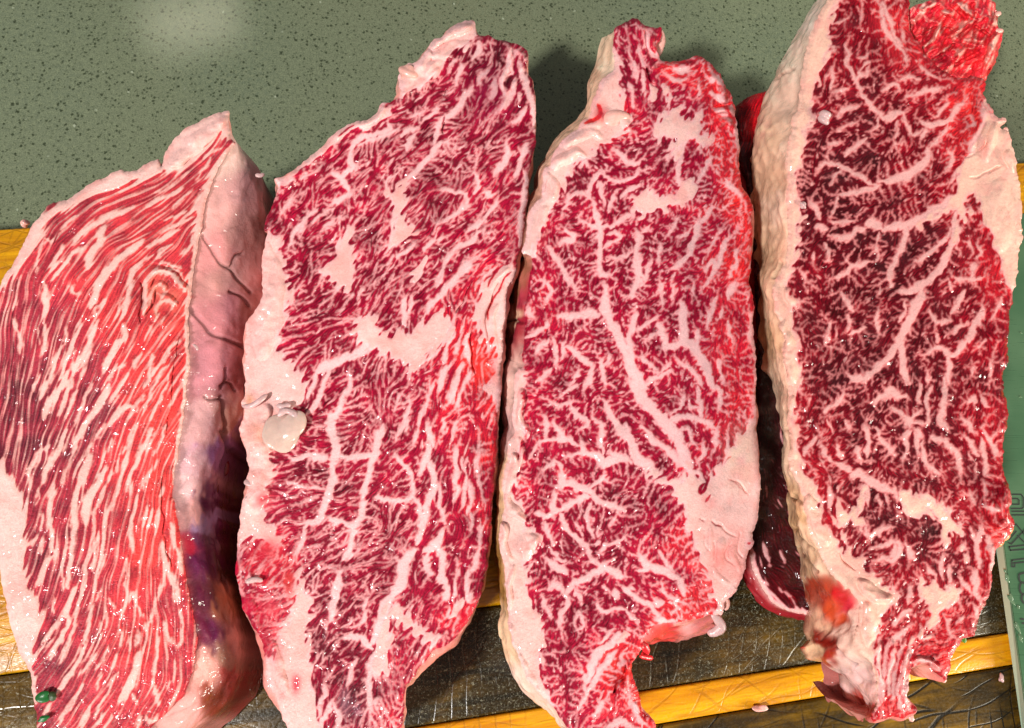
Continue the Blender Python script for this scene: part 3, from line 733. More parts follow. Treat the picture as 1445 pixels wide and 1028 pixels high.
def poly_sd(P, X, Y):
    """signed distance (positive inside) of a polygon on arrays"""
    shp = X.shape; x = X.ravel(); y = Y.ravel()
    d2 = np.full(x.shape, 1e18); ins = np.zeros(x.shape, bool)
    n = len(P)
    for i in range(n):
        ax, ay = P[i]; bx, by = P[(i+1) % n]
        ex, ey = bx-ax, by-ay; l2 = ex*ex+ey*ey+1e-12
        t = np.clip(((x-ax)*ex+(y-ay)*ey)/l2, 0, 1)
        d2 = np.minimum(d2, (x-ax-t*ex)**2+(y-ay-t*ey)**2)
        c = (ay > y) != (by > y)
        if c.any():
            ins ^= c & (x < (bx-ax)*(y-ay)/(by-ay+1e-12)+ax)
    d = np.sqrt(d2)
    return np.where(ins, d, -d).reshape(shp)

def poly_sd_window(F, P, X, Y, x0, y0, s, m=12):
    """max a polygon's signed distance into F, only near the polygon"""
    h, w = F.shape
    i0 = max(0, int((P[:, 1].min()-m-y0)/s)); i1 = min(h, int((P[:, 1].max()+m-y0)/s)+1)
    j0 = max(0, int((P[:, 0].min()-m-x0)/s)); j1 = min(w, int((P[:, 0].max()+m-x0)/s)+1)
    if i1 <= i0 or j1 <= j0: return
    F[i0:i1, j0:j1] = np.maximum(F[i0:i1, j0:j1], poly_sd(P, X[i0:i1, j0:j1], Y[i0:i1, j0:j1]))

def stroke_window(F, p, wid, X, Y, x0, y0, s, taper=True):
    q = catmull(p)
    n = len(q)
    t = np.linspace(0, 1, n)
    L = np.linalg.norm(np.diff(q, axis=0), axis=1).sum()
    r = np.full(n, wid*.5)
    if taper:
        e = min(.5, max(.12, wid*1.2/(L+1e-6)))
        k = np.clip(np.minimum(t, 1-t)/e, 0, 1)
        r = r*(.28+.72*np.sqrt(k))
    m = wid+6
    h, w = F.shape
    i0 = max(0, int((q[:, 1].min()-m-y0)/s)); i1 = min(h, int((q[:, 1].max()+m-y0)/s)+1)
    j0 = max(0, int((q[:, 0].min()-m-x0)/s)); j1 = min(w, int((q[:, 0].max()+m-x0)/s)+1)
    if i1 <= i0 or j1 <= j0: return
    xs = X[i0:i1, j0:j1].ravel(); ys = Y[i0:i1, j0:j1].ravel()
    best = np.full(xs.shape, -1e9)
    for k in range(n-1):
        ax, ay = q[k]; ex, ey = q[k+1]-q[k]; l2 = ex*ex+ey*ey+1e-9
        u = np.clip(((xs-ax)*ex+(ys-ay)*ey)/l2, 0, 1)
        d = np.sqrt((xs-ax-u*ex)**2+(ys-ay-u*ey)**2)
        best = np.maximum(best, r[k]+(r[k+1]-r[k])*u-d)
    F[i0:i1, j0:j1] = np.maximum(F[i0:i1, j0:j1], best.reshape(i1-i0, j1-j0))

def lic(src, vx, vy, L, s):
    h, w = src.shape
    gy, gx = np.mgrid[0:h, 0:w].astype(np.float32)
    acc = src.copy(); wsum = 1.0
    n = max(1, int(L/s/1.5))
    for sg in (1, -1):
        y = gy.copy(); x = gx.copy(); px = vx*sg; py = vy*sg
        for k in range(n):
            x = x+px*1.5; y = y+py*1.5
            iy = np.clip(y+.5, 0, h-1).astype(np.int32); ix = np.clip(x+.5, 0, w-1).astype(np.int32)
            nx = vx[iy, ix]; ny = vy[iy, ix]
            f = np.where(nx*px+ny*py < 0, -1, 1)
            px = nx*f; py = ny*f
            wt = np.exp(-2.0*((k+1)/n)**2)
            acc = acc+wt*bilin(src, y, x); wsum += wt
    return acc/wsum

def norm_local(a, sig):
    m = gblur(a, sig); v = np.sqrt(np.maximum(gblur((a-m)**2, sig), 1e-12))
    return (a-m)/v

def sstep(a, b, x):
    t = np.clip((x-a)/(b-a), 0, 1)
    return t*t*(3-2*t)

def quantile_thr(rho):
    """threshold t with P(N>t)=rho, by a cheap rational approximation"""
    r = np.clip(rho, .01, .99)
    q = np.minimum(r, 1-r)
    t = np.sqrt(-2*np.log(q))
    z = t-(2.30753+.27061*t)/(1+.99229*t+.04481*t*t)
    return np.where(r < .5, z, -z)

def srgb(c):
    c = np.asarray(c, float)/255.0
    return np.where(c <= .04045, c/12.92, ((c+.055)/1.055)**2.4)

def ramp(t, stops, cols):
    t = np.clip(t, 0, 1)
    return np.stack([np.interp(t, stops, [c[i] for c in cols]) for i in range(3)], -1)

def lines(text):
    for ln in text.strip().splitlines():
        w, p = ln.split(':')
        lean = w.startswith('L')
        yield lean, float(w[1:] if lean else w), pts(p)

def rough_outline(P, rng, amp=.9):
    """closed outline resampled every ~1 px with small ragged wobble"""
    Q = catmull(np.vstack([P, P[:1]]), 1.0)[:-1]
    n = len(Q)
    nrm = np.roll(Q, -1, 0)-np.roll(Q, 1, 0)
    nrm = np.stack([nrm[:, 1], -nrm[:, 0]], 1)/(np.linalg.norm(nrm, axis=1)[:, None]+1e-9)
    f = np.fft.rfftfreq(n)
    def n1(sig):
        a = np.fft.irfft(np.fft.rfft(rng.standard_normal(n))*np.exp(-2*(np.pi*f*sig)**2), n)
        return a/(a.std()+1e-9)
    return Q+nrm*(n1(1.6)*.45+n1(5)*.7)[:, None]*amp

def grow_twigs(S, rng, seeds, free, flow, x0, y0, s, spacing, bias, infl=26.0, kill=3.3, step=2.1):
    """branching veins: nodes creep from the traced veins towards free lean points (space colonisation)"""
    h, w = free.shape
    jy = np.arange(0, h*s, spacing); jx = np.arange(0, w*s, spacing)
    AY, AX = np.meshgrid(jy, jx, indexing='ij')
    A = np.stack([AX.ravel(), AY.ravel()], 1)+rng.uniform(-.62, .62, (AX.size, 2))*spacing
    ii = np.clip((A[:, 1]/s).astype(int), 0, h-1); jj = np.clip((A[:, 0]/s).astype(int), 0, w-1)
    A = A[free[ii, jj] > rng.random(len(A))]
    N = np.asarray(seeds, float)-[x0, y0]
    par = np.full(len(N), -1)
    best = np.full(len(A), 1e18); bid = np.full(len(A), -1)
    new = np.arange(len(N)); vx, vy = flow
    for it in range(70):
        if len(A) == 0 or len(new) == 0: break
        for a in range(0, len(new), 800):
            q = new[a:a+800]
            d = (A[:, 0, None]-N[None, q, 0])**2+(A[:, 1, None]-N[None, q, 1])**2
            m = d.argmin(1); dm = d[np.arange(len(A)), m]
            u = dm < best; best[u] = dm[u]; bid[u] = q[m[u]]
        live = best > kill*kill
        A, best, bid = A[live], best[live], bid[live]
        act = best < infl*infl
        if not act.any(): break
        ids = bid[act]; v = A[act]-N[ids]; v /= np.linalg.norm(v, axis=1)[:, None]+1e-9
        uq, inv = np.unique(ids, return_inverse=True)
        acc = np.zeros((len(uq), 2)); np.add.at(acc, inv, v)
        acc /= np.linalg.norm(acc, axis=1)[:, None]+1e-9
        p = N[uq]; iy = np.clip((p[:, 1]/s).astype(int), 0, h-1); ix = np.clip((p[:, 0]/s).astype(int), 0, w-1)
        fl = np.stack([vx[iy, ix], vy[iy, ix]], 1)
        sg = np.sign((fl*acc).sum(1))[:, None]; sg[sg == 0] = 1
        acc = acc+bias*fl*sg+rng.normal(0, .45, acc.shape)
        acc /= np.linalg.norm(acc, axis=1)[:, None]+1e-9
        np_ = p+acc*step
        base = len(N)
        N = np.vstack([N, np_]); par = np.concatenate([par, uq])
        new = np.arange(base, len(N))
    desc = np.ones(len(N))
    for k in range(len(N)-1, -1, -1):
        if par[k] >= 0: desc[par[k]] += desc[k]
    return N+[x0, y0], par, desc

def grow_face(S, s=1.0):
    """pattern of one cut face: returns grid X,Y, inside distance D, fat field F, tone, colour, relief (px)"""
    rng = np.random.default_rng(S['seed'])
    P = rough_outline(pts(S['outline']), rng, S.get('amp', 1.0))
    x0 = max(P[:, 0].min(), -45)-6; x1 = min(P[:, 0].max(), 1490)+6
    y0 = max(P[:, 1].min(), -35)-6; y1 = min(P[:, 1].max(), 1075)+6
    nx = int((x1-x0)/s)+1; ny = int((y1-y0)/s)+1
    X, Y = np.meshgrid(x0+np.arange(nx)*s, y0+np.arange(ny)*s)
    D = np.full(X.shape, -99.0)
    # distance inside the outline: coarse grid first, exact near the rim
    cs = 3
    Dc = poly_sd(P[::2], X[::cs, ::cs], Y[::cs, ::cs])
    gy, gx = np.mgrid[0:ny, 0:nx]
    D = bilin(Dc, np.minimum(gy/cs, Dc.shape[0]-1.01), np.minimum(gx/cs, Dc.shape[1]-1.01))
    nb = np.abs(D) < 7
    D[nb] = poly_sd(P, X[nb][None], Y[nb][None])[0]
    # warp for natural edges
    W = S['warp']
    wx = gnoise(rng, X.shape, 5/s)*W*.75+gnoise(rng, X.shape, 1.5/s)*.5*W*.6+gnoise(rng, X.shape, 14/s)*W*.6
    wy = gnoise(rng, X.shape, 5/s)*W*.75+gnoise(rng, X.shape, 1.5/s)*.5*W*.6+gnoise(rng, X.shape, 14/s)*W*.6
    F = np.full(X.shape, -60.0); FL = np.full(X.shape, -60.0); FP = np.full(X.shape, -60.0)
    for q in S['fatpoly']:
        poly_sd_window(FP, pts(q), X, Y, x0, y0, s)
    seeds = []
    FP = np.where(FP > -8, FP+4.0*sstep(6, 0, D), FP)
    for lean, w, p in lines(S['strokes']):
        if not lean: seeds.append(catmull(p, 9.0))
        stroke_window(FL if lean else F, p, w if lean else w+S.get('wadd', 1.2), X, Y, x0, y0, s)
    gi, gj = np.mgrid[0:ny, 0:nx]
    F = bilin(F, gi+wy/s, gj+wx/s); FP = bilin(FP, gi+wy/s*.7, gj+wx/s*.7); FL = bilin(FL, gi+wy/s*.5, gj+wx/s*.5)
    # flow
    fl = rows(S['flow'], 3)
    a = np.radians(fl[:, 2])*2
    cs4 = 4
    Xc, Yc = X[::cs4, ::cs4], Y[::cs4, ::cs4]
    up = lambda A: bilin(A, np.minimum(gi/cs4, A.shape[0]-1.01), np.minimum(gj/cs4, A.shape[1]-1.01))
    C = up(idw(np.c_[fl[:, :2], np.cos(a)], Xc, Yc)); Sn = up(idw(np.c_[fl[:, :2], np.sin(a)], Xc, Yc))
    th = np.arctan2(Sn, C)*.5+gnoise(rng, X.shape, 7/s)*S.get('jit', .28)*(0.35 if S['L'] > 20 else 1)
    vx, vy = np.cos(th), -np.sin(th)
    tone = up(idw(rows(S['tone'], 3), Xc, Yc)); rho = up(idw(rows(S['dens'], 3), Xc, Yc))
    lam, L = S['lam'], S['L']
    def band(l, LL, sd):
        r2 = np.random.default_rng(sd)
        n = r2.standard_normal(X.shape)
        b = gblur(n, l*.20/s)-gblur(n, l*.42/s)
        b = b/b.std()
        return norm_local(lic(b, vx, vy, LL, s), 30/s)
    m1 = band(lam, L, S['seed']+1); m2 = band(lam*.55, L*.6, S['seed']+2); m3 = band(lam*1.7, L*1.5, S['seed']+3)
    m = m1+.38*m2+.62*m3*(1+.5*gnoise(rng, X.shape, 16/s))
    m = m/m.std()
    # thin squiggles = zero lines of a broader field
    rg = -np.abs(m3+.3*m1); rg = (rg-rg.mean())/rg.std()
    if S['ridge'] > 0: m = m*(1-S['ridge'])+rg*S['ridge']; m = m/m.std()
    # keep clear lean bands along trunk veins, so islands read as islands
    near = np.exp(-np.clip(-np.maximum(F, FP), 0, 60)/7.0)
    rho2 = rho*S.get('rhok', 1.0)*(1-.55*near)
    t = quantile_thr(rho2)
    fine = np.minimum((m-t)*lam*.26, lam*.32)
    ser = np.clip(m, -2, 2)
    F = F+S.get('ser', 1.15)*ser*sstep(-6, -1, F)*(1-sstep(2.5, 6, F)*.6)
    FP = FP+(.6*ser+S.get('feather', 2.4)*np.clip(m3+.4*m1, -2, 2))*sstep(-9, -2, FP)*(1-sstep(3, 11, FP))*sstep(2, 12, D)+.6*ser*sstep(-5, -1, FP)*(1-sstep(1.5, 5, FP))
    if S.get('twig'):
        sp, w0, wk, bias = S['twig']
        r3 = np.random.default_rng(S['seed']+9)
        for q in S['fatpoly']:
            e = pts(q); e = catmull(np.vstack([e, e[:1]]), 15.0); seeds.append(e)
        sd = np.vstack(seeds); sd = sd[r3.random(len(sd)) < .62]
        sd = sd[(sd[:, 0] > x0+3) & (sd[:, 0] < x0+(nx-4)*s) & (sd[:, 1] > y0+3) & (sd[:, 1] < y0+(ny-4)*s)]
        free = ((np.maximum(F, FP) < -2.5) & (D > 1.5))*np.clip(.25+rho*2.1, .2, 1)
        N, par, desc = grow_twigs(S, r3, sd, free, (vx, vy), x0, y0, s, sp, bias)
        k = np.where(par >= 0)[0]
        T = np.full(X.shape, -9.0)
        wj = np.clip(r3.normal(1, .22, len(N)), .5, 1.6)
        rad = np.minimum(w0+wk*np.sqrt(desc), w0+3.6)*.5*wj
        R_ = 5
        oy, ox = np.mgrid[-R_:R_+1, -R_:R_+1]
        # stamp each short segment's capsule
        ax, ay = (N[par[k], 0]-x0)/s, (N[par[k], 1]-y0)/s; bx, by = (N[k, 0]-x0)/s, (N[k, 1]-y0)/s
        ra = (rad[par[k]]); isr = par[par[k]] < 0
        ra = np.where(isr, rad[k]*1.25, ra)/s; rb = rad[k]/s
        cy = np.round((ay+by)/2).astype(int); cx = np.round((ax+bx)/2).astype(int)
        ok = (cy > R_) & (cy < ny-R_-1) & (cx > R_) & (cx < nx-R_-1)
        ax, ay, bx, by, ra, rb, cy, cx = [v[ok] for v in (ax, ay, bx, by, ra, rb, cy, cx)]
        gy_ = cy[:, None, None]+oy[None]; gx_ = cx[:, None, None]+ox[None]
        ex, ey = (bx-ax)[:, None, None], (by-ay)[:, None, None]
        u = np.clip(((gx_-ax[:, None, None])*ex+(gy_-ay[:, None, None])*ey)/(ex*ex+ey*ey+1e-6), 0, 1)
        dd = (ra[:, None, None]*(1-u)+rb[:, None, None]*u-np.sqrt((gx_-ax[:, None, None]-u*ex)**2+(gy_-ay[:, None, None]-u*ey)**2))*s
        np.maximum.at(T, (gy_.ravel(), gx_.ravel()), dd.ravel())
        T = bilin(T, gi+wy/s*.25, gj+wx/s*.25)
        fine = np.maximum(fine, np.minimum(T, 2.4)+.22*ser)
    kk = 1.1
    Fa = kk*np.logaddexp(np.maximum(F, FP)/kk, fine/kk)-.25
    Fa = np.where(FL > -3, np.minimum(Fa, -FL), Fa)
    # streaky grain
    g1 = band(3.2, max(5, L*.8), S['seed']+5); g2 = gnoise(rng, X.shape, .8/s); g3 = gnoise(rng, X.shape, 20/s); g4 = gnoise(rng, X.shape, 6/s)
    trunk = sstep(-1.5, 1.5, np.maximum(F, FP))
    fat = sstep(-1.5, 1.35, Fa)*(1-trunk)+sstep(-.8, .8, Fa)*trunk
    fat = fat*(1-.42*(1-trunk)*np.clip(.35+.5*gnoise(rng, X.shape, 9/s)+.2*gnoise(rng, X.shape, 2.5/s), 0, 1))
    soft = gblur(fat, 2.2/s); soft2 = gblur(fat, 6/s)
    # colours
    LT = [srgb(c) for c in S.get('leancol', [(74, 3, 20), (118, 5, 32), (156, 10, 44), (196, 24, 44), (230, 40, 38)])]
    tt = tone+.055*g1+.05*g3+.05*g4+.30*(soft-.25)
    lean = ramp(tt, [0, .25, .5, .75, 1], LT)
    lean *= (1+.09*g1+.10*g2+.10*g4)[..., None].clip(.45, 1.7)
    # thin intramuscular fat stays pinker than the thick masses
    thick = sstep(.2, 3.2, np.maximum(np.maximum(F, FP), Fa)); rim = sstep(1.0, 9.0, FP)
    fA = srgb(S.get('fatthin', (222, 140, 144))); fB = srgb(S.get('fatmid', (230, 178, 180))); fC = srgb(S.get('fatrim', (238, 192, 182)))
    fc = fA[None, None]*(1-thick[..., None])+fB[None, None]*thick[..., None]
    fc = fc*(1-rim[..., None])+fC[None, None]*rim[..., None]
    fc = fc*(1+.035*g2+.03*g4+.05*g3)[..., None]
    mot = gnoise(rng, X.shape, 9/s)+.7*gnoise(rng, X.shape, 3/s)
    pk = np.clip(.22*mot+.05, 0, .5)[..., None]*sstep(0, 3, FP)[..., None]
    fc = fc*(1-pk)+srgb((240, 158, 150))*pk
    crs = np.exp(-(band(9, 16, S['seed']+8)/.07)**2)[..., None]*sstep(2, 5, FP)[..., None]*np.clip(gnoise(rng, X.shape, 8/s)+.1, 0, 1)[..., None]*.38
    fc = fc*(1-crs)+srgb((196, 96, 84))*crs
    if S.get('crumple'):
        cr = (1-np.abs(gnoise(rng, X.shape, 6/s)))+.5*(1-np.abs(gnoise(rng, X.shape, 3/s)))+.35*gnoise(rng, X.shape, 12/s)
        ck = sstep(1.25, 1.7, cr)[..., None]*.8; fc = fc*(1-0*ck); lean = lean*(1-ck)+fc*ck
    bleed = np.clip(1-soft2, 0, 1)[..., None]*.25
    fc = fc*(1-bleed)+lean*bleed
    col = lean*(1-fat[..., None])+fc*fat[..., None]
    for (cx, cy, rx, ry, r, g, b, k) in S.get('stains', []):
        e = np.exp(-(((X-cx)/rx)**2+((Y-cy)/ry)**2)*1.2)*k*np.clip(1+.5*g4, 0, 2)
        e = np.clip(e, 0, 1)[..., None]
        col = col*(1-e)+srgb((r, g, b))[None, None]*e
    col = np.clip(col, .002, .98)
    hgt = .75*soft+.25*fat+.12*g1*(1-fat)+.06*g2+.35*g4*.4+1.3*g3*.5+.35*np.clip(FP, 0, 8)/8
    if S.get('crumple'): hgt = hgt+cr*S['crumple']
    return dict(P=P, X=X, Y=Y, D=D, F=Fa, FP=FP, col=col, h=hgt, fat=fat, x0=x0, y0=y0, s=s, rng=rng)
# ---------------------------------------------------------------- extra authored relief and side colours
S1['bumps'] = """26 .0022: 236 236 260 218 285 196 305 178 318 166
11 .0024: 204 446 204 420 207 396 221 384 239 386 250 398 263 413
7 .0020: 212 430 214 410 222 402 233 408 228 418
8 .0018: 217 452 222 432 235 425 251 431
2.5 -.0012: 196 400 197 430 202 455
2.5 -.0010: 205 380 225 374 250 380
2.5 -.0012: 232 232 260 232 285 212 300 200
2 -.0009: 250 470 245 520 240 560 236 620
2 -.0009: 232 640 228 700 236 760 244 800"""
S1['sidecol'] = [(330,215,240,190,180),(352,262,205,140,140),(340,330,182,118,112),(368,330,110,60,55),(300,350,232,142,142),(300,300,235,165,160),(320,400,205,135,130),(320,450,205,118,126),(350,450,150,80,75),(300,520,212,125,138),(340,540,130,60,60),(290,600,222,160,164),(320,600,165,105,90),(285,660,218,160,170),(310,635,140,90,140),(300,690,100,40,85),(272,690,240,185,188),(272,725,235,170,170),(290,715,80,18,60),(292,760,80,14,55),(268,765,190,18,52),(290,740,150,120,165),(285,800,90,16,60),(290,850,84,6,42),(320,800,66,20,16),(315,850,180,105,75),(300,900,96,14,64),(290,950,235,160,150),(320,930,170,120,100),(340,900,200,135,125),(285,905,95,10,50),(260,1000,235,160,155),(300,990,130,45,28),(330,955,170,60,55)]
S1['cracks'] = """2.0: 286 333 298 350 312 372 325 380 335 395 352 413
2.6: 266 434 284 455 300 472 322 480 346 491
1.8: 323 412 338 418 350 432
1.5: 290 560 297 564 313 563
1.5: 318 520 317 535 311 548
1.5: 342 358 332 362 325 378
1.5: 310 545 322 540 330 552
2.2: 312 560 318 590 320 610
3: 316 610 325 640 318 700"""
S1['bow'] = .003
S1['blood'] = 0.0
S1['conv'] = .15; S1['bow'] = .0012; S1['lump'] = .55
S1['sidecol'] = [(c[0], c[1]) + tuple(min(252, v+((255-v)*.12 if (c[2] > 150 and c[1] < 700) else (255-v)*.06)) for v in c[2:5]) for c in S1['sidecol']]  # wall colours lifted to make up for dim light on this side
def paler(cs, k, to=(250, 212, 196)): return [(c[0], c[1]) + tuple(v+(t-v)*k if c[3] > 120 else v for v, t in zip(c[2:5], to)) for c in cs]
S2['bumps'] = """26 .0030: 566 128 580 108 596 88 606 70
20 .0034: 612 64 630 50 650 40 664 36
20 .0030: 612 78 634 72 656 66 668 58
16 .0030: 566 132 586 124 604 112 620 98
14 .0034: 600 104 612 92 622 84
16 .0020: 562 112 568 122 570 136
14 .0014: 392 268 420 248 450 222 472 198 492 184 520 174 545 154
12 .0024: 724 66 718 88 712 108 711 135
10 .0030: 738 72 742 88 732 98
9 .0020: 728 112 714 140 702 162
46 .0018: 372 345 378 400 376 450 372 500
52 .0022: 372 580 362 620 364 670 358 720
2.2 -.0016: 628 170 622 180 626 188
2.2 -.0014: 633 126 624 136 613 148
3 -.0014: 692 425 689 450 688 480
3 -.0014: 704 400 694 420 691 448
3 -.0016: 668 462 664 500 668 530
2.5 -.0012: 672 392 655 420 645 440
6 .0012: 720 378 700 392 688 410
9 .0016: 700 430 697 470 702 500
14 .0014: 405 980 392 940 384 905
14 .0012: 350 800 356 850 366 890"""
S2['stains'] = [(372,790,22,26,180,20,48,.75),(352,850,16,30,190,24,56,.8),(382,850,14,20,214,70,84,.6),(372,705,14,16,214,84,92,.5),(385,775,16,14,214,60,70,.6),(408,820,12,24,206,58,60,.7),(372,895,10,30,170,12,44,.7),(392,925,12,24,214,100,104,.55),(398,965,9,22,206,70,72,.6),(418,965,8,20,200,60,78,.5),(370,610,22,24,232,160,136,.5),(352,560,8,16,214,140,90,.5),(690,520,12,22,232,60,50,.8),(652,868,7,8,200,12,44,.9),(488,995,9,22,150,104,118,.7),(505,1010,7,14,170,120,140,.6),(690,130,40,50,150,20,70,.25)]
S3['bumps'] = """16 .0020: 770 290 766 312 758 340 752 358
12 .0026: 772 246 782 262 778 280
16 .0024: 800 205 816 196 830 190 848 192
14 .0020: 828 222 812 216 796 222 786 238
20 .0020: 780 232 800 224 820 214
18 .0026: 872 168 882 172 888 180
12 .0018: 850 166 842 178 828 180
9 .0034: 733 552 732 580 734 600 742 612
9 .0030: 722 640 728 660 720 680 713 700 720 716 734 730 742 740
7 .0030: 730 618 736 640 734 665 724 685
9 .0026: 710 735 708 760 714 785 722 792
16 .0024: 745 755 752 768 742 785
10 .0022: 725 800 718 830 722 860
12 .0016: 718 880 728 915 742 950 758 974
10 .0034: 926 45 922 62 930 78
8 .0026: 906 36 908 60 914 84 924 100
14 .0022: 940 96 962 94 985 94
14 .0026: 1000 104 1014 120 1022 140
14 .0030: 1008 160 1022 152 1032 160
14 .0030: 1012 180 1024 172 1034 184
4 -.0026: 912 96 918 112 926 118
3 -.0018: 1006 148 1018 144 1030 142
2.2 -.0010: 1028 676 1040 685 1056 699
3 -.0008: 1003 736 1012 742 1022 744
3 -.0007: 1014 740 1026 748 1036 760
2.5 -.0006: 990 752 992 768 1000 780
2.5 -.0006: 1010 760 1012 775 1008 790
2.5 -.0006: 1030 765 1026 785 1032 800
2.5 -.0006: 1044 750 1040 770 1046 786
2 -.0009: 985 733 993 737
7 .0007: 1000 745 1006 762 1004 778
7 .0007: 1020 756 1020 780 1016 800
7 .0007: 1036 770 1036 790 1040 806
8 .0008: 1005 800 1015 815 1028 825
8 .0018: 900 930 884 950 880 975
8 .0018: 890 990 902 1006 910 1020
3 -.0022: 884 940 876 958 868 975"""
S3['sidecol'] = [(850,80,240,198,160),(835,110,222,160,124),(842,125,232,178,140),(858,95,245,215,180),(720,450,232,182,142),(712,420,150,100,60),(735,470,140,30,50),(735,440,170,50,70),(722,550,206,160,150),(716,600,200,150,150),(708,700,215,170,110),(710,800,165,120,60),(715,900,232,196,148),(960,885,240,140,146),(940,888,200,50,60),(930,895,226,70,66),(985,880,222,120,120),(910,900,230,90,90),(745,970,250,214,196)]
S3['cracks'] = """1.6: 714 455 724 452 738 456
1.6: 728 520 724 545 722 560"""
S4['bumps'] = """16 .0030: 1158 162 1170 166
30 .0016: 1120 180 1118 230 1118 280
16 .0026: 1112 408 1118 425 1116 440
18 .0018: 1110 450 1115 500 1120 540
14 .0018: 1120 560 1118 600 1122 640
24 .0016: 1140 700 1152 730 1165 765
20 .0030: 1214 822 1230 834 1250 842 1260 844
22 .0020: 1222 850 1226 880 1224 910
10 .0022: 1212 925 1224 935 1232 950
12 .0018: 1388 145 1386 170 1378 190 1370 212
16 .0022: 1405 175 1398 200 1390 225
16 .0020: 1424 210 1430 240
40 .0014: 1410 260 1414 310 1412 350
12 .0024: 1418 680 1422 710 1424 740
14 .0028: 1412 745 1420 738 1426 735
10 .0020: 1392 700 1402 718 1412 720
9 .0018: 1405 770 1398 800 1396 830
2.5 -.0014: 1360 222 1380 215 1392 200
2.5 -.0012: 1365 250 1385 245 1400 240
3 -.0014: 1395 245 1402 240 1412 236
2.5 -.0012: 1178 780 1192 795 1208 806
4 -.0026: 1300 912 1318 908 1340 905
9 .0022: 1292 935 1310 930 1326 945
8 .0016: 1240 905 1242 960
8 .0016: 1262 910 1254 960
8 .0016: 1284 915 1270 985
12 .0024: 1285 960 1280 990"""
S4['sidecol'] = [(1140,30,252,222,205),(1120,60,250,212,190),(1132,75,246,218,190),(1095,120,242,194,166),(1090,200,238,190,146),(1110,200,248,210,176),(1075,250,226,176,132),(1066,190,214,140,116),(1085,330,238,194,150),(1100,300,246,208,174),(1075,350,222,180,130),(1085,450,238,194,148),(1078,470,214,170,112),(1095,550,242,204,164),(1110,640,248,210,170),(1112,715,225,180,120),(1125,740,215,165,100),(1140,760,240,198,148),(1135,800,220,175,120),(1160,800,244,200,160),(1150,825,170,60,34),(1165,845,190,60,34),(1185,835,196,16,28),(1200,850,210,40,60),(1175,860,205,75,40),(1150,870,230,172,130),(1190,890,244,196,176),(1208,880,246,200,182),(1165,905,140,24,14),(1170,925,170,40,30),(1152,915,225,180,130),(1190,935,240,200,190),(1200,915,246,205,185),(1210,960,222,178,180),(1190,955,190,150,150),(1225,985,232,180,180),(1200,985,190,60,45),(1225,1005,200,50,60)]
S4['cracks'] = """1.8: 1124 698 1130 708 1140 716
2.0: 1120 745 1132 760 1146 775
2.0: 1122 775 1136 790 1155 806
1.5: 1095 112 1108 104 1120 98
1.6: 1079 452 1086 470 1090 480
1.6: 1092 392 1098 382 1104 372
1.6: 1110 606 1118 612
2.0: 1108 690 1116 700 1126 706
1.6: 1178 912 1192 930 1208 940"""
S4['lump'] = 1.1
S2['sidecol'] = []
S2['stains'] += []

# the loose torn end behind the right-hand steak, and the slice it lies on
TORN = dict(outline="1284,14 1292,8 1302,5 1320,-4 1340,-20 1380,-20 1396,-6 1402,4 1406,14 1412,18 1408,30 1410,40 1417,44 1412,62 1404,82 1395,98 1388,106 1374,111 1352,113 1340,109 1328,100 1314,88 1304,70 1291,50 1286,34",
    sides="", fatpoly=[], strokes="""5: 1298 12 1312 8 1326 4
7: 1327 18 1338 18 1346 20
6: 1345 55 1355 45 1362 34 1374 32
5: 1305 68 1318 55 1326 42 1328 30
6: 1290 30 1296 26 1308 12
8: 1350 4 1362 12 1372 22
9: 1404 20 1406 32 1396 36
8: 1408 48 1400 64 1392 84
7: 1402 60 1394 80 1388 98
5: 1330 72 1342 64
5: 1350 80 1362 70
5: 1360 58 1376 60 1388 62
4: 1330 104 1340 98 1344 92""", flow="1300,30,50 1330,60,50 1360,40,50 1390,60,70 1350,90,60 1400,20,80",
    tone="1300,20,.6 1320,50,.95 1345,40,1 1370,70,1 1350,95,.95 1390,30,.85 1400,70,.9 1330,90,.8",
    dens="1300,30,.3 1340,60,.2 1380,30,.35 1390,80,.2", lam=8, L=10, ridge=.2, warp=1.6, z=.056, zs="1290,30,.060 1340,100,.060 1345,50,.050 1380,80,.048 1400,30,.058", seed=51, rel=2.2,
    leancol=[(120,8,40),(160,14,46),(198,28,58),(216,44,62),(226,50,56)], fatthin=(238,150,140), fatmid=(246,190,176),
    bumps="""9 .0075: 1298 14 1312 10 1326 4
9 .0075: 1327 18 1346 20
9 .009: 1345 56 1356 44 1374 32
8 .0075: 1305 68 1320 52 1328 30
12 .0075: 1350 4 1362 12 1374 24
12 .0075: 1406 20 1400 36
11 .0075: 1408 48 1398 68 1390 94
8 .0075: 1328 74 1344 64
8 .0075: 1348 82 1364 70
9 .0075: 1330 104 1344 92
9 .005: 1362 58 1390 62
5 -.004: 1312 92 1330 76 1350 64
5 -.004: 1340 98 1362 84 1384 74
4 -.004: 1318 30 1334 36 1350 44
5 -.004: 1376 40 1390 50 1398 56
4 -.004: 1296 48 1310 42 1320 36
4 -.003: 1340 8 1354 18 1366 28""", sidecol=[], lump=1.5)
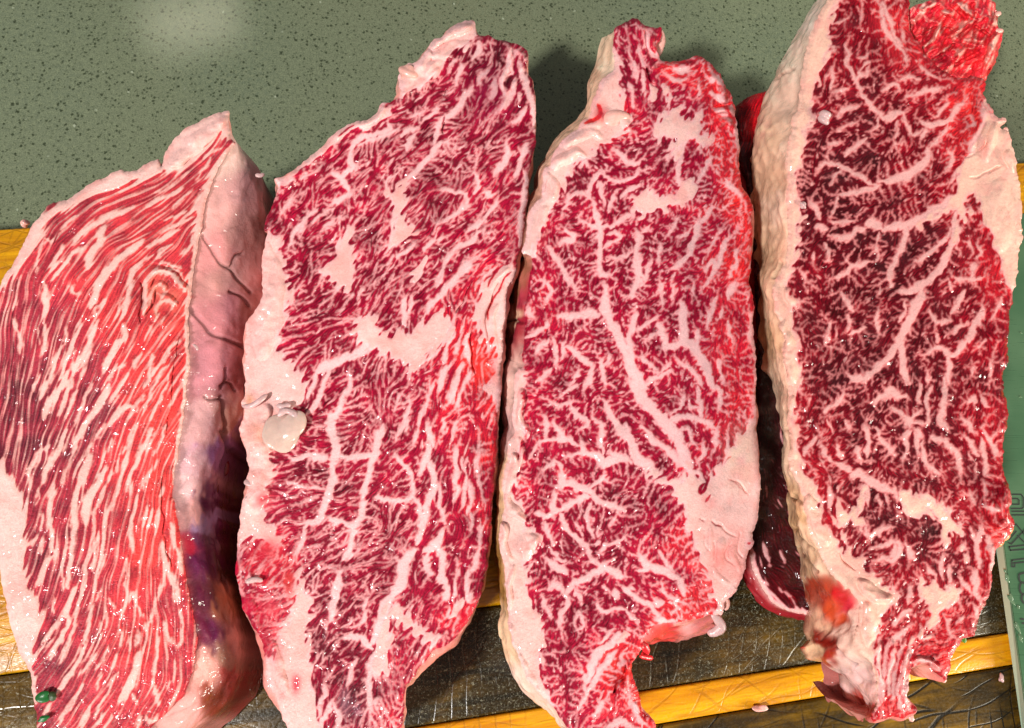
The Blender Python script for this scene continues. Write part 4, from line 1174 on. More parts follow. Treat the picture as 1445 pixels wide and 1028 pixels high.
UNDER = dict(outline="1092,128 1075,132 1060,135 1050,142 1043,152 1038,170 1040,190 1044,232 1060,300 1068,500 1062,650 1057,720 1057,750 1060,790 1066,812 1076,832 1090,850 1110,862 1138,868 1170,866 1230,800 1290,600 1290,300 1200,150",
    sides="", fatpoly=["1053,735 1058,795 1066,818 1076,836 1090,854 1112,866 1145,873 1145,863 1112,857 1095,845 1082,828 1071,806 1064,780 1062,740"],
    strokes="""5: 1078 770 1084 790 1088 800
4: 1100 780 1108 800
4: 1100 830 1115 840""", flow="1060,200,80 1070,400,90 1080,750,110 1110,820,130 1200,500,90",
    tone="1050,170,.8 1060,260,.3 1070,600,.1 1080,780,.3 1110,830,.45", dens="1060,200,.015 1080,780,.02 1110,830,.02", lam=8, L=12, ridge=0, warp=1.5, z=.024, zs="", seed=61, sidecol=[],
    leancol=[(34,3,8),(52,4,12),(90,7,18),(190,12,28),(220,30,36)], bow=.004)  # shade put into the colour: middle and lower end darkened, lit top brighter

S3['sidecol'] = paler(S3['sidecol'], .35); S4['sidecol'] = paler(S4['sidecol'], .38)
TORN['crumple'] = 5.0; TORN['rel'] = 1.6

S3['stains'] = [(1018,785,30,40,232,128,120,.5),(1040,800,14,26,226,120,112,.4),(1000,708,10,8,226,90,100,.5),(1045,650,20,40,226,214,176,.35),(848,160,10,14,214,40,60,.6)]

S1['tuck'] = -.004
# ---------------------------------------------------------------- object helpers
def link(o, parent=None):
    COL.objects.link(o)
    if parent is not None: o.parent = parent
    return o

def tag(o, label=None, cat=None, group=None, kind=None):
    if label: o['label'] = label
    if cat: o['category'] = cat
    if group: o['group'] = group
    if kind: o['kind'] = kind
    return o

def empty(name, loc):
    o = bpy.data.objects.new(name, None); o.empty_display_size = .02
    COL.objects.link(o); o.location = V(loc)
    return o

def mesh_np(name, verts, faces, mat, parent=None, col=None, origin=None, smooth=True):
    """quads or tris given as arrays; optional per-vertex colour"""
    me = bpy.data.meshes.new(name)
    if origin is not None: verts = verts-np.asarray(origin, float)
    nv, nf, k = len(verts), len(faces), faces.shape[1]
    me.vertices.add(nv); me.vertices.foreach_set('co', verts.astype(np.float32).ravel())
    me.loops.add(nf*k); me.loops.foreach_set('vertex_index', faces.astype(np.int32).ravel())
    me.polygons.add(nf); me.polygons.foreach_set('loop_start', (np.arange(nf)*k).astype(np.int32))
    me.update(calc_edges=True)
    if smooth: me.polygons.foreach_set('use_smooth', np.ones(nf, bool))
    if col is not None:
        a = me.color_attributes.new('Col', 'FLOAT_COLOR', 'POINT')
        a.data.foreach_set('color', col.astype(np.float32).ravel())
    me.materials.append(mat)
    o = bpy.data.objects.new(name, me)
    link(o, parent)
    return o

def bm_obj(name, bm, mat, parent=None, smooth=False):
    me = bpy.data.meshes.new(name); bm.normal_update(); bm.to_mesh(me); bm.free()
    if smooth:
        for p in me.polygons: p.use_smooth = True
    me.materials.append(mat)
    return link(bpy.data.objects.new(name, me), parent)

class NT:
    def __init__(self, name):
        self.m = bpy.data.materials.new(name); self.m.use_nodes = True
        self.t = self.m.node_tree; self.b = self.t.nodes['Principled BSDF']
    def n(self, typ, ins=None, **kw):
        x = self.t.nodes.new(typ)
        for k, v in kw.items(): setattr(x, k, v)
        for k, v in (ins or {}).items():
            if hasattr(v, 'is_linked') or isinstance(v, bpy.types.NodeSocket): self.t.links.new(v, x.inputs[k])
            else: x.inputs[k].default_value = v
        return x
    def put(self, k, v):
        if isinstance(v, bpy.types.NodeSocket): self.t.links.new(v, self.b.inputs[k])
        else: self.b.inputs[k].default_value = v
    def math(self, op, a, b=0.0, c=None, clamp=False):
        x = self.t.nodes.new('ShaderNodeMath'); x.operation = op; x.use_clamp = clamp
        for i, v in enumerate((a, b, c)):
            if v is None: continue
            if isinstance(v, bpy.types.NodeSocket): self.t.links.new(v, x.inputs[i])
            else: x.inputs[i].default_value = v
        return x.outputs[0]
    def mix(self, f, a, b, mode='MIX'):
        x = self.t.nodes.new('ShaderNodeMix'); x.data_type = 'RGBA'; x.blend_type = mode
        for i, v in ((0, f), (6, a), (7, b)):
            if isinstance(v, bpy.types.NodeSocket): self.t.links.new(v, x.inputs[i])
            elif i == 0: x.inputs[i].default_value = v
            else: x.inputs[i].default_value = (*v[:3], 1)
        return x.outputs[2]
    def range(self, v, a, b, c=0.0, d=1.0, smooth=False):
        x = self.t.nodes.new('ShaderNodeMapRange'); x.clamp = True
        if smooth: x.interpolation_type = 'SMOOTHSTEP'
        self.t.links.new(v, x.inputs[0])
        for i, q in enumerate((a, b, c, d)): x.inputs[i+1].default_value = q
        return x.outputs[0]
    def noise(self, vec, scale, detail=2.0, rough=.5, dist=0.0):
        x = self.n('ShaderNodeTexNoise', {'Scale': scale, 'Detail': detail, 'Roughness': rough, 'Distortion': dist})
        self.t.links.new(vec, x.inputs['Vector'])
        return x.outputs['Fac']

def L(r, g, b): return tuple(float(v) for v in srgb((r, g, b)))

def meat_material(name, rough_lean=.38, rough_fat=.44, bump=.7, sss=.08, coat=.8):
    q = NT(name)
    a = q.n('ShaderNodeAttribute', attribute_name='Col')
    tc = q.n('ShaderNodeTexCoord').outputs['Object']
    fat = a.outputs['Alpha']
    fine = q.noise(tc, 2600, 2, .6); mid = q.noise(tc, 700, 3, .6)
    c = q.mix(.9, a.outputs['Color'], q.n('ShaderNodeCombineColor', {0: q.range(fine, .25, .75, .86, 1.14), 1: q.range(fine, .25, .75, .84, 1.12), 2: q.range(fine, .25, .75, .84, 1.12)}).outputs[0], 'MULTIPLY')
    q.put('Base Color', c)
    clump = q.noise(tc, 130, 3, .55)
    wet = q.range(clump, .44, .60)
    q.put('Roughness', q.math('MULTIPLY_ADD', fat, rough_fat-rough_lean, rough_lean))
    q.put('Specular IOR Level', .16)
    if sss:
        q.put('Subsurface Weight', sss); q.put('Subsurface Radius', (1.0, .35, .25)); q.put('Subsurface Scale', .0022)
    hb = q.math('MULTIPLY_ADD', mid, 1.3, fine)
    bp = q.n('ShaderNodeBump', {'Strength': bump, 'Distance': .00020, 'Height': hb})
    q.put('Normal', bp.outputs[0])
    film = q.math('MULTIPLY_ADD', q.noise(tc, 230, 1.0, .4, .5), 3.4, q.math('MULTIPLY', q.noise(tc, 700, 1, .5), .35))
    cb = q.n('ShaderNodeBump', {'Strength': 1.0, 'Distance': .0007, 'Height': film})
    q.put('Coat Weight', q.math('MULTIPLY', wet, coat)); q.put('Coat Roughness', .12); q.put('Coat IOR', 1.5); q.put('Coat Normal', cb.outputs[0])
    return q.m

MEAT = meat_material('wet_beef')
SIDE = meat_material('beef_side_fat', .42, .42, .8, .10, .9)

# ---------------------------------------------------------------- steaks
HS = 0.00034                                    # one pattern unit of relief in metres
STEP = 1.1

def bump_field(G, text):
    """rounded rolls, folds (positive height) and cuts (negative) laid on the face; metres"""
    X, Y, x0, y0, s = G['X'], G['Y'], G['x0'], G['y0'], G['s']
    H = np.zeros(X.shape); r_ = np.random.default_rng(7); md = 1+.28*gnoise(r_, X.shape, 9)+.12*gnoise(r_, X.shape, 3)
    wq = (gnoise(r_, X.shape, 7)*2.2, gnoise(r_, X.shape, 7)*2.2); gi, gj = np.mgrid[0:X.shape[0], 0:X.shape[1]]
    for ln in text.strip().splitlines():
        a, p = ln.split(':'); wd, hh = [float(v) for v in a.split()]
        F = np.full(X.shape, -99.0)
        stroke_window(F, pts(p), wd, X, Y, x0, y0, s, taper=True)
        F = bilin(F, gi+wq[0], gj+wq[1])
        d = np.clip(F/(wd*.5), 0, 1)
        b = hh*np.sqrt(np.clip(1-(1-d)**2, 0, 1))
        H = np.where(np.abs(b) > np.abs(H), b, H) if hh > 0 else H+b
    H = np.where(H > 0, gblur(H, 1.6)*.8, gblur(H, .5))*md
    return H

def side_colour(ctrl, x, y, default, far=45.0):
    num = np.zeros(x.shape+(3,)); den = np.zeros(x.shape)
    for c in ctrl:
        wv = 1/((x-c[0])**2+(y-c[1])**2+12)**2.1
        num += wv[..., None]*srgb(c[2:5]); den += wv
    return num/den[..., None]

def build_steak(S, parent, zvis=.012, zbot=.002, roll=.0024, lipname='fat_cap', side_default=(222, 150, 138), clip=None):
    G = grow_face(S, STEP)
    X, Y, D, P, x0, y0, s = G['X'], G['Y'], G['D'], G['P'], G['x0'], G['y0'], G['s']
    rng = G['rng']
    zt = np.full(X.shape, S['z'])
    if S.get('zs'):
        c = rows(S['zs'], 3); gi, gj = np.mgrid[0:X.shape[0], 0:X.shape[1]]
        Z4 = idw(c, X[::8, ::8], Y[::8, ::8], 2.0, 60.0)
        zt = bilin(Z4, np.minimum(gi/8, Z4.shape[0]-1.01), np.minimum(gj/8, Z4.shape[1]-1.01))
    rl = roll/.00030                              # roll radius in pixels
    k = np.clip((rl-D)/rl, 0, 1)
    drop = roll*.75*(1-np.sqrt(1-np.minimum(k, .999)**2))
    Z = zt+HS*G['h']*S.get('rel', 1.0)-drop
    if S.get('bumps'): BF = bump_field(G, S['bumps']); Z = Z+BF
    # ---- face grid
    ny, nx = X.shape
    ins = D > -.25
    cell = ins[:-1, :-1] & ins[1:, :-1] & ins[:-1, 1:] & ins[1:, 1:]
    xi, yi = X[:-1, :-1], Y[:-1, :-1]
    cell &= (xi > -30) & (xi < 1476) & (yi > -24) & (yi < 1052)
    used = np.zeros(X.shape, int)
    for a, b in ((0, 0), (1, 0), (0, 1), (1, 1)): used[a:ny-1+a, b:nx-1+b] += cell
    Xs, Ys = X.copy(), Y.copy()
    rimv = (used > 0) & (used < 4) & (D < 2.2)
    ri, rj = np.where(rimv)
    bx, by = X[ri, rj], Y[ri, rj]
    for a in range(0, len(bx), 1500):
        d2 = (bx[a:a+1500, None]-P[None, :, 0])**2+(by[a:a+1500, None]-P[None, :, 1])**2
        m = d2.argmin(1)
        Xs[ri[a:a+1500], rj[a:a+1500]] = P[m, 0]; Ys[ri[a:a+1500], rj[a:a+1500]] = P[m, 1]
    idx = np.full(X.shape, -1, int); um = used > 0; idx[um] = np.arange(um.sum())
    Wp = at(Xs[um], Ys[um], Z[um])
    ci, cj = np.where(cell)
    F = np.stack([idx[ci+1, cj], idx[ci+1, cj+1], idx[ci, cj+1], idx[ci, cj]], 1)
    col = np.concatenate([G['col'][um], G['fat'][um][:, None]], 1)
    org = np.array(parent.location)
    mesh_np('cut_face', Wp, F, MEAT, parent, col, org)
    # ---- side wall, a loft from the rim down to the board
    N = len(P)
    st = 2 if N > 1500 else 1
    Q = P[::st]; n = len(Q)
    gi = (Q[:, 1]-y0)/s; gj = (Q[:, 0]-x0)/s
    zr = bilin(zt, gi, gj)+HS*S.get('rel', 1.0)*bilin(G['h'], gi, gj)-roll*.75
    if S.get('bumps'): zr = zr+bilin(BF, gi, gj)
    top = at(Q[:, 0], Q[:, 1], zr)
    dlt = np.zeros((n, 2)); wsum = np.full(n, 1e-6)
    nrm = np.roll(top, -2, 0)[:, :2]-np.roll(top, 2, 0)[:, :2]
    nrm = np.stack([-nrm[:, 1], nrm[:, 0]], 1); nrm /= np.linalg.norm(nrm, axis=1)[:, None]+1e-9
    area = .5*np.sum(top[:, 0]*np.roll(top[:, 1], -1)-np.roll(top[:, 0], -1)*top[:, 1])
    if area > 0: nrm = -nrm                        # outward
    for sm in range(6): nrm = (nrm+np.roll(nrm, 1, 0)+np.roll(nrm, -1, 0))/3
    nrm /= np.linalg.norm(nrm, axis=1)[:, None]
    dvis = -nrm*.003
    ctrl = rows(S['sides'], 4) if S['sides'] else np.zeros((0, 4))
    vis = np.zeros(n)
    if len(ctrl):
        ids = [int(((Q-c[:2])**2).sum(1).argmin()) for c in ctrl]
        pos = [at(np.array(c[0]+c[2]), np.array(c[1]+c[3]), zvis) for c in ctrl]
        order = np.argsort(ids); ids = np.array(ids)[order]; pos = np.array(pos)[order]
        dv = pos[:, :2]-top[ids, :2]
        for a in range(len(ids)):
            b = (a+1) % len(ids); i, j = ids[a], ids[b]; gap = (j-i) % n
            if gap == 0: continue
            if gap*st > 260:                       # no control here: ease to the default on both ends
                e = int(28/st)
                for q in range(1, e):
                    t_ = q/e; t_ = t_*t_*(3-2*t_)
                    dvis[(i+q) % n] = dv[a]*(1-t_)+dvis[(i+q) % n]*t_; vis[(i+q) % n] = 1-t_
                    dvis[(j-q) % n] = dv[b]*(1-t_)+dvis[(j-q) % n]*t_; vis[(j-q) % n] = 1-t_
            else:
                for q in range(gap):
                    t_ = q/gap
                    dvis[(i+q) % n] = dv[a]*(1-t_)+dv[b]*t_; vis[(i+q) % n] = 1
            dvis[i] = dv[a]; vis[i] = 1
            dvis[j] = dv[b]; vis[j] = 1
        for sm in range(4): dvis = (dvis+np.roll(dvis, 1, 0)+np.roll(dvis, -1, 0))/3
    R1, R2 = 60, 5
    ts = np.linspace(0, 1, R1)
    wall = []
    vv = ts[:, None]
    cv = S.get('conv', .65)
    g = (1-cv)*vv+cv*np.sin(vv*np.pi/2)**1.3
    bow = np.sin(np.pi*vv)*S.get('bow', .0022)
    tsm = top[:, :2].copy()
    for sm in range(60): tsm = (tsm*2+np.roll(tsm, 1, 0)+np.roll(tsm, -1, 0))/4
    for sm in range(40): dvis = (dvis*2+np.roll(dvis, 1, 0)+np.roll(dvis, -1, 0))/4
    bl = np.clip(vv*7, 0, 1)[..., None]; bl = bl*bl*(3-2*bl)
    xy = top[None, :, :2]*(1-bl)+tsm[None]*bl+dvis[None]*g[..., None]+nrm[None]*bow[..., None]
    zsm = zr.copy()
    for sm in range(60): zsm = (zsm*2+np.roll(zsm, 1)+np.roll(zsm, -1))/4
    zb_ = zr[None]*(1-bl[..., 0])+zsm[None]*bl[..., 0]
    zz = zb_+(zvis-zb_)*(vv**1.12)
    # lumpy fat: rolls and creases
    sc = np.linalg.norm(np.diff(top[:, :2], axis=0), axis=1).mean()
    def wn(sig_s, sig_v):
        a = rng.standard_normal((R1, n)); pad = 60
        b = np.concatenate([a[:, -pad:], a, a[:, :pad]], 1)
        b = gblur(b, sig_v, sig_s)[:, pad:-pad]
        return b/(b.std()+1e-9)
    k1, k2, k3 = wn(14, 11), wn(5, 5), wn(2.0, 2.0)
    env = np.clip(vv*6, 0, 1)
    lump = (k1*.0007+k2*.00042+k3*.00020)*S.get('lump', 1.0)*env
    # pixel positions of wall points (for authoring colours and cracks)
    pxt = Q; pv = top.copy(); pv[:, :2] += dvis; pv[:, 2] = zvis
    def topx(p):
        c = (p-CAM)@ROT
        return np.stack([PW/2-FPX*c[..., 0]/c[..., 2], PH/2+FPX*c[..., 1]/c[..., 2]], -1)
    Wv = np.concatenate([xy, zz[..., None]], -1)
    px = topx(Wv)
    crack = np.zeros((R1, n))
    for ln in (S.get('cracks') or '').strip().splitlines():
        a, p = ln.split(':'); wd = float(a); q = catmull(pts(p), 2)
        dd = np.full((R1, n), 1e9)
        for m in q: dd = np.minimum(dd, (px[..., 0]-m[0])**2+(px[..., 1]-m[1])**2)
        crack = np.maximum(crack, np.exp(-dd/(wd*wd)))
    lump = lump-crack*.0016*(vis[None] > .3)
    Wv[..., :2] += nrm[None]*lump[..., None]
    foot = []
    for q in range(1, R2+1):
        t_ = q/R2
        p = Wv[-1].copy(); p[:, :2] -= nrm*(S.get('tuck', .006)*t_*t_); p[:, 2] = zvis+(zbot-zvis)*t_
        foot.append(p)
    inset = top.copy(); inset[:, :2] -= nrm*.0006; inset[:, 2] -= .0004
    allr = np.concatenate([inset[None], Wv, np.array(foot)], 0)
    Rn = len(allr)
    cc = side_colour(S['sidecol'], px[..., 0]+k2*5+k3*3, px[..., 1]+k1*7+k3*3, side_default) if len(S.get('sidecol', [])) else np.broadcast_to(srgb(side_default), (R1, n, 3)).copy()
    dflt = srgb(side_default)*np.ones((R1, n, 1))
    vm = np.clip(vis, 0, 1)[None, :, None]
    edgec = S.get('rimcol')
    cc = cc*vm+dflt*(1-vm)
    cc = cc*(1+.07*k1+.06*k2+.05*k3)[..., None]
    vl = np.abs(wn(7, 7)); vl = np.exp(-(vl/.10)**2)*np.clip(wn(12, 12)+.3, 0, 1)
    cc = cc*(1-.22*vl)[..., None]
    # blood-tinted patches
    rp = np.clip(k1*.8+k2*.5-1.1, 0, 1)[..., None]*.35*S.get('blood', 1.0)
    cc = cc*(1-rp)+srgb((170, 40, 45))*rp
    cc = cc*(1-.55*crack[..., None]*(vis[None, :, None] > .3))
    # the rim takes the colour of the face it meets
    fc = np.stack([bilin(G['col'][..., i], np.clip(gi, 0, ny-2), np.clip(gj, 0, nx-2)) for i in range(3)], -1)
    e = np.exp(-np.arange(R1)/2.5)[:, None, None]
    cc = cc*(1-e)+(cc*.5+fc[None]*.5)*e
    cc = np.clip(cc, .003, .95)
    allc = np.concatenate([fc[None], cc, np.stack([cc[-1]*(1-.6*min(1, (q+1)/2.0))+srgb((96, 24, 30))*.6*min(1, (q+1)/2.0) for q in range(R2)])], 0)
    allc = np.concatenate([allc, np.full(allc.shape[:2]+(1,), .8)], -1)
    r_, c_ = np.mgrid[0:Rn-1, 0:n]
    c2 = (c_+1) % n
    Fq = np.stack([r_*n+c_, r_*n+c2, (r_+1)*n+c2, (r_+1)*n+c_], -1).reshape(-1, 4)
    if area < 0: Fq = Fq[:, ::-1]
    keep = (Q[:, 0] > -40) & (Q[:, 0] < 1490) & (Q[:, 1] > -40) & (Q[:, 1] < 1075)
    kf = (keep[None, :] & keep[(np.arange(n)+1) % n][None, :]).repeat(Rn-1, 0).reshape(-1)
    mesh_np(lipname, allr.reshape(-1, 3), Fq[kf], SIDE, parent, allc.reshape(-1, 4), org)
    return G
# ---------------------------------------------------------------- counter
def counter_material():
    q = NT('speckled_quartz')
    tc = q.n('ShaderNodeTexCoord').outputs['Object']
    big = q.noise(tc, 5, 3, .5); mid = q.noise(tc, 420, 3, .6); fin = q.noise(tc, 1500, 2, .6)
    c = q.mix(q.range(big, .35, .65), L(110, 120, 98), L(130, 132, 102))
    c = q.mix(q.range(mid, .3, .7), c, L(134, 142, 112), 'MIX')
    c = q.mix(q.range(fin, .42, .62), q.mix(.45, c, L(74, 84, 66)), c)
    wob = q.n('ShaderNodeVectorMath', {0: tc, 1: q.n('ShaderNodeVectorMath', {0: q.n('ShaderNodeTexNoise', {'Vector': tc, 'Scale': 900.0}).outputs['Color'], 1: (.0016, .0016, .0016)}, operation='MULTIPLY').outputs[0]}, operation='ADD').outputs[0]
    for sc_, lo, hi, ch, th, colr, amt in ((460, .20, .34, 0, .50, (46, 54, 36), .7), (760, .22, .42, 1, .45, (70, 78, 56), .55), (300, .17, .27, 2, .72, (38, 46, 26), .8), (210, .10, .17, 0, .88, (190, 198, 172), .6), (420, .18, .30, 2, .66, (140, 150, 122), .4)):
        v1 = q.n('ShaderNodeTexVoronoi', {'Vector': wob, 'Scale': float(sc_), 'Randomness': 1.0})
        pick = q.n('ShaderNodeSeparateColor', {0: v1.outputs['Color']}).outputs[ch]
        s1 = q.math('MULTIPLY', q.range(v1.outputs['Distance'], lo, hi, 1, 0), q.range(pick, th, th+.08))
        c = q.mix(q.math('MULTIPLY', s1, amt), c, L(*colr))
    q.put('Base Color', c); q.put('Roughness', q.range(mid, .3, .7, .03, .07)); q.put('Specular IOR Level', .45)
    bp = q.n('ShaderNodeBump', {'Strength': .08, 'Distance': .0003, 'Height': fin}); q.put('Normal', bp.outputs[0])
    return q.m

bm = bmesh.new()
r = bmesh.ops.create_cube(bm, size=1.0)
bmesh.ops.scale(bm, vec=(1.8, 1.3, .03), verts=bm.verts)
bmesh.ops.translate(bm, vec=(.05, .15, -.053), verts=bm.verts)
ct = bm_obj('countertop', bm, counter_material()); tag(ct, kind='structure')
ct['label'] = 'grey green speckled stone countertop'

# ---------------------------------------------------------------- cutting board
e0 = at(np.array(0.), np.array(322.), 0.); e1 = at(np.array(1445.), np.array(228.), 0.)
BD = (e1-e0)[:2]; BD /= np.linalg.norm(BD); BN = np.array([-BD[1], BD[0]])     # along the planks, away from the camera
def off(x, y): return float((at(np.array(float(x)), np.array(float(y)), 0.)-e0)[:2]@BN)
J1, J2, J3 = off(690, 857), off(910, 975), off(1290, 963)
MID = float(((at(np.array(700.), np.array(600.), 0.)-e0)[:2])@BD)

def wood_material(name, light, dark, stain, scratch, gloss=.4, speck=0.0, seed=0.0, grad=None):
    q = NT(name)
    tc = q.n('ShaderNodeTexCoord').outputs['Object']
    mp = q.n('ShaderNodeMapping', {'Vector': tc, 'Location': (seed, seed*.37, 0)}).outputs[0]
    gm = q.n('ShaderNodeMapping', {'Vector': mp, 'Scale': (1, 14, 4)}).outputs[0]
    g1 = q.noise(gm, 16, 4, .6, .6); g2 = q.noise(gm, 80, 3, .6); g3 = q.noise(mp, 900, 2, .6)
    c = q.mix(q.range(g1, .32, .68), L(*dark), L(*light))
    c = q.mix(q.range(g2, .45, .75, 0, .55), c, q.mix(.5, L(*dark), L(*light), 'MULTIPLY'))
    st = q.noise(mp, 22, 5, .65, .4)
    if grad: st = q.math('ADD', st, q.range(q.n('ShaderNodeSeparateXYZ', {0: tc}).outputs[0], grad[0], grad[1], -.22, .06))
    sm = q.range(st, .62-stain*.5, .80-stain*.5)
    c = q.mix(q.math('MULTIPLY', sm, min(1, .35+stain)), c, L(24, 20, 8))
    if scratch:
        tot = None
        for i, (ang, fr, wd) in enumerate(((62, 95, .06), (115, 80, .055), (8, 160, .09), (88, 90, .06), (38, 85, .05), (101, 120, .06), (75, 140, .06))):
            m2 = q.n('ShaderNodeMapping', {'Vector': mp, 'Rotation': (0, 0, math.radians(ang)), 'Location': (i*.31, i*.17, 0)}).outputs[0]
            sx = q.n('ShaderNodeSeparateXYZ', {0: m2}).outputs[0]
            nn = q.noise(m2, 14, 2, .5)
            u = q.math('FRACT', q.math('MULTIPLY_ADD', sx, fr, q.math('MULTIPLY', nn, 4.0)))
            ln = q.range(q.math('ABSOLUTE', q.math('SUBTRACT', u, .5)), wd*.4, wd, 1, 0)
            mk = q.range(q.noise(m2, 20+3*i, 2, .5), .47, .56)
            ln = q.math('MULTIPLY', ln, mk)
            tot = ln if tot is None else q.math('MAXIMUM', tot, ln)
        c = q.mix(q.math('MULTIPLY', tot, scratch), c, L(22, 14, 2))
    if speck:
        n5 = q.noise(mp, 950, 3, .8, 1.2); area = q.range(q.noise(mp, 9, 3, .5), .40, .62)
        s = q.math('MULTIPLY', q.range(n5, .56, .70), area)
        c = q.mix(q.math('MULTIPLY', s, speck), c, L(196, 196, 170))  # wet glints painted into the colour as pale specks
    q.put('Base Color', c)
    q.put('Roughness', q.range(g3, .3, .7, gloss-.12, gloss+.12))
    hb = q.math('MULTIPLY_ADD', g2, .5, g3)
    if scratch: hb = q.math('SUBTRACT', hb, q.math('MULTIPLY', tot, 1.5))
    bp = q.n('ShaderNodeBump', {'Strength': .30 if speck else .4, 'Distance': .0003, 'Height': hb}); q.put('Normal', bp.outputs[0])
    return q.m

board = empty('cutting_board', (0, 0, -.036))
tag(board, 'worn yellow and dark brown wooden cutting board under the row of steaks', 'cutting board')
M_Y = wood_material('amber_wood', (238, 172, 8), (176, 112, 4), .18, .2, .38, 0, 0.0)
M_Y2 = wood_material('amber_wood_oiled', (240, 174, 12), (192, 120, 8), .12, .22, .34, .12, 3.1)
M_D = wood_material('dark_wet_wood', (118, 88, 30), (44, 33, 13), .46, .25, .30, .85, 5.3, (-.22, -.06))
M_S = wood_material('scarred_wood', (150, 110, 8), (74, 52, 6), .44, 1.0, .4, .10, 8.7)
spans = [(0.0, J1*.34, M_Y), (J1*.34, J1*.68, M_Y), (J1*.68, J1, M_Y), (J1, J2, M_D), (J2, J3, M_Y2), (J3, J3-.075, M_S), (J3-.075, J3-.14, M_Y)]
yaw = math.atan2(BD[1], BD[0])
for a, b, m in spans:
    hi, lo = max(a, b), min(a, b)
    gap = .00025
    bm = bmesh.new()
    bmesh.ops.create_cube(bm, size=1.0)
    bmesh.ops.scale(bm, vec=(1.05, hi-lo-2*gap, .0355), verts=bm.verts)
    bmesh.ops.bevel(bm, geom=[e for e in bm.edges], offset=.0011, segments=2, affect='EDGES', profile=.5)
    o = bm_obj('plank', bm, m, board, True)
    p = e0[:2]+BD*MID+BN*(hi+lo)*.5
    o.location = (p[0], p[1], -.0357/2+.036-.0003+random.uniform(0, 0))
    o.rotation_euler = (0, 0, yaw)

# ---------------------------------------------------------------- steaks in place
def steak(S, label, px, zv=.012, zb=.002, **kw):
    c = at(np.array(float(px[0])), np.array(float(px[1])), 0.)
    e = empty('raw_steak', (c[0], c[1], 0))
    tag(e, label, 'steak', 'raw steaks laid side by side on the board')
    build_steak(S, e, zv, zb, **kw)
    return e
random.seed(4)
st1 = steak(S1, 'long grained bright red steak with a shaded pink fat wall, leftmost of the four', (150, 620), .034)
st2 = steak(S2, 'marbled steak with a glistening droplet on its pink left fat edge', (540, 560))
st3 = steak(S3, 'finely marbled steak with a triangular fat corner and notched lower end', (900, 500))
st4 = steak(S4, 'dark red steak with a thick cream fat wall, raised beside the steel blade', (1270, 500), .024, .012)
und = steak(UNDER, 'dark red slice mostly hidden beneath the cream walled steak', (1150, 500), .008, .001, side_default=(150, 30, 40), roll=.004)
build_steak(TORN, st4, .030, .012, lipname='torn_flap', side_default=(200, 50, 50))

# ---------------------------------------------------------------- small fat and meat pieces on the steaks
FATM = None
def lump_material(name, col, rough=.3, trans=0.0, sss=.25):
    q = NT(name)
    tc = q.n('ShaderNodeTexCoord').outputs['Object']
    n1 = q.noise(tc, 500, 3, .6); n2 = q.noise(tc, 2200, 2, .6)
    q.put('Base Color', q.mix(q.range(n1, .3, .7), tuple(v*.86 for v in L(*col)), L(*col)))
    q.put('Roughness', q.range(n1, .3, .7, rough-.1, rough+.1))
    q.put('Transmission Weight', trans); q.put('Subsurface Weight', sss); q.put('Subsurface Radius', (1, .5, .4)); q.put('Subsurface Scale', .002)
    bp = q.n('ShaderNodeBump', {'Strength': .5, 'Distance': .0003, 'Height': n1}); q.put('Normal', bp.outputs[0])
    return q.m
PALE = lump_material('pale_fat', (206, 168, 166)); CREAM = lump_material('cream_fat', (222, 186, 150)); PINKF = lump_material('pink_fat', (236, 176, 164)); BEAD = lump_material('clear_fat', (238, 204, 190), .12, .25, .4)
REDM = lump_material('red_shred', (212, 34, 44)); HERB = lump_material('herb_green', (26, 96, 40), .4, 0, 0)

def tube(name, path, rad, z, mat, parent=None, flat=.7, seg=10, seed=0):
    """tapering wormlike strip along photo pixels lying at height z (scalar or list)"""
    rg = np.random.default_rng(seed)
    q = catmull(pts(path), 2.0); n = len(q)
    zz = np.interp(np.linspace(0, 1, n), np.linspace(0, 1, len(np.atleast_1d(z))), np.atleast_1d(z)) if not np.isscalar(z) else np.full(n, z)
    c = at(q[:, 0], q[:, 1], zz)
    t = np.linspace(0, 1, n)
    rr = rad*np.sqrt(np.clip(1-(2*t-1)**4, .02, 1))*(1+.18*np.convolve(rg.standard_normal(n+4), np.ones(5)/5, 'valid'))
    d = np.gradient(c, axis=0); d /= np.linalg.norm(d, axis=1)[:, None]+1e-9
    side = np.cross(d, [0, 0, 1]); side /= np.linalg.norm(side, axis=1)[:, None]+1e-9
    up = np.cross(side, d)
    a = np.arange(seg)/seg*2*np.pi
    v = c[:, None]+rr[:, None, None]*(np.cos(a)[None, :, None]*side[:, None]+flat*np.sin(a)[None, :, None]*up[:, None])
    i, j = np.mgrid[0:n-1, 0:seg]; j2 = (j+1) % seg
    F = np.stack([i*seg+j, i*seg+j2, (i+1)*seg+j2, (i+1)*seg+j], -1).reshape(-1, 4)
    org = np.array(parent.location) if parent is not None else c.mean(0)
    o = mesh_np(name, v.reshape(-1, 3), F, mat, parent, None, org)
    if parent is None: o.location = V(org)
    return o

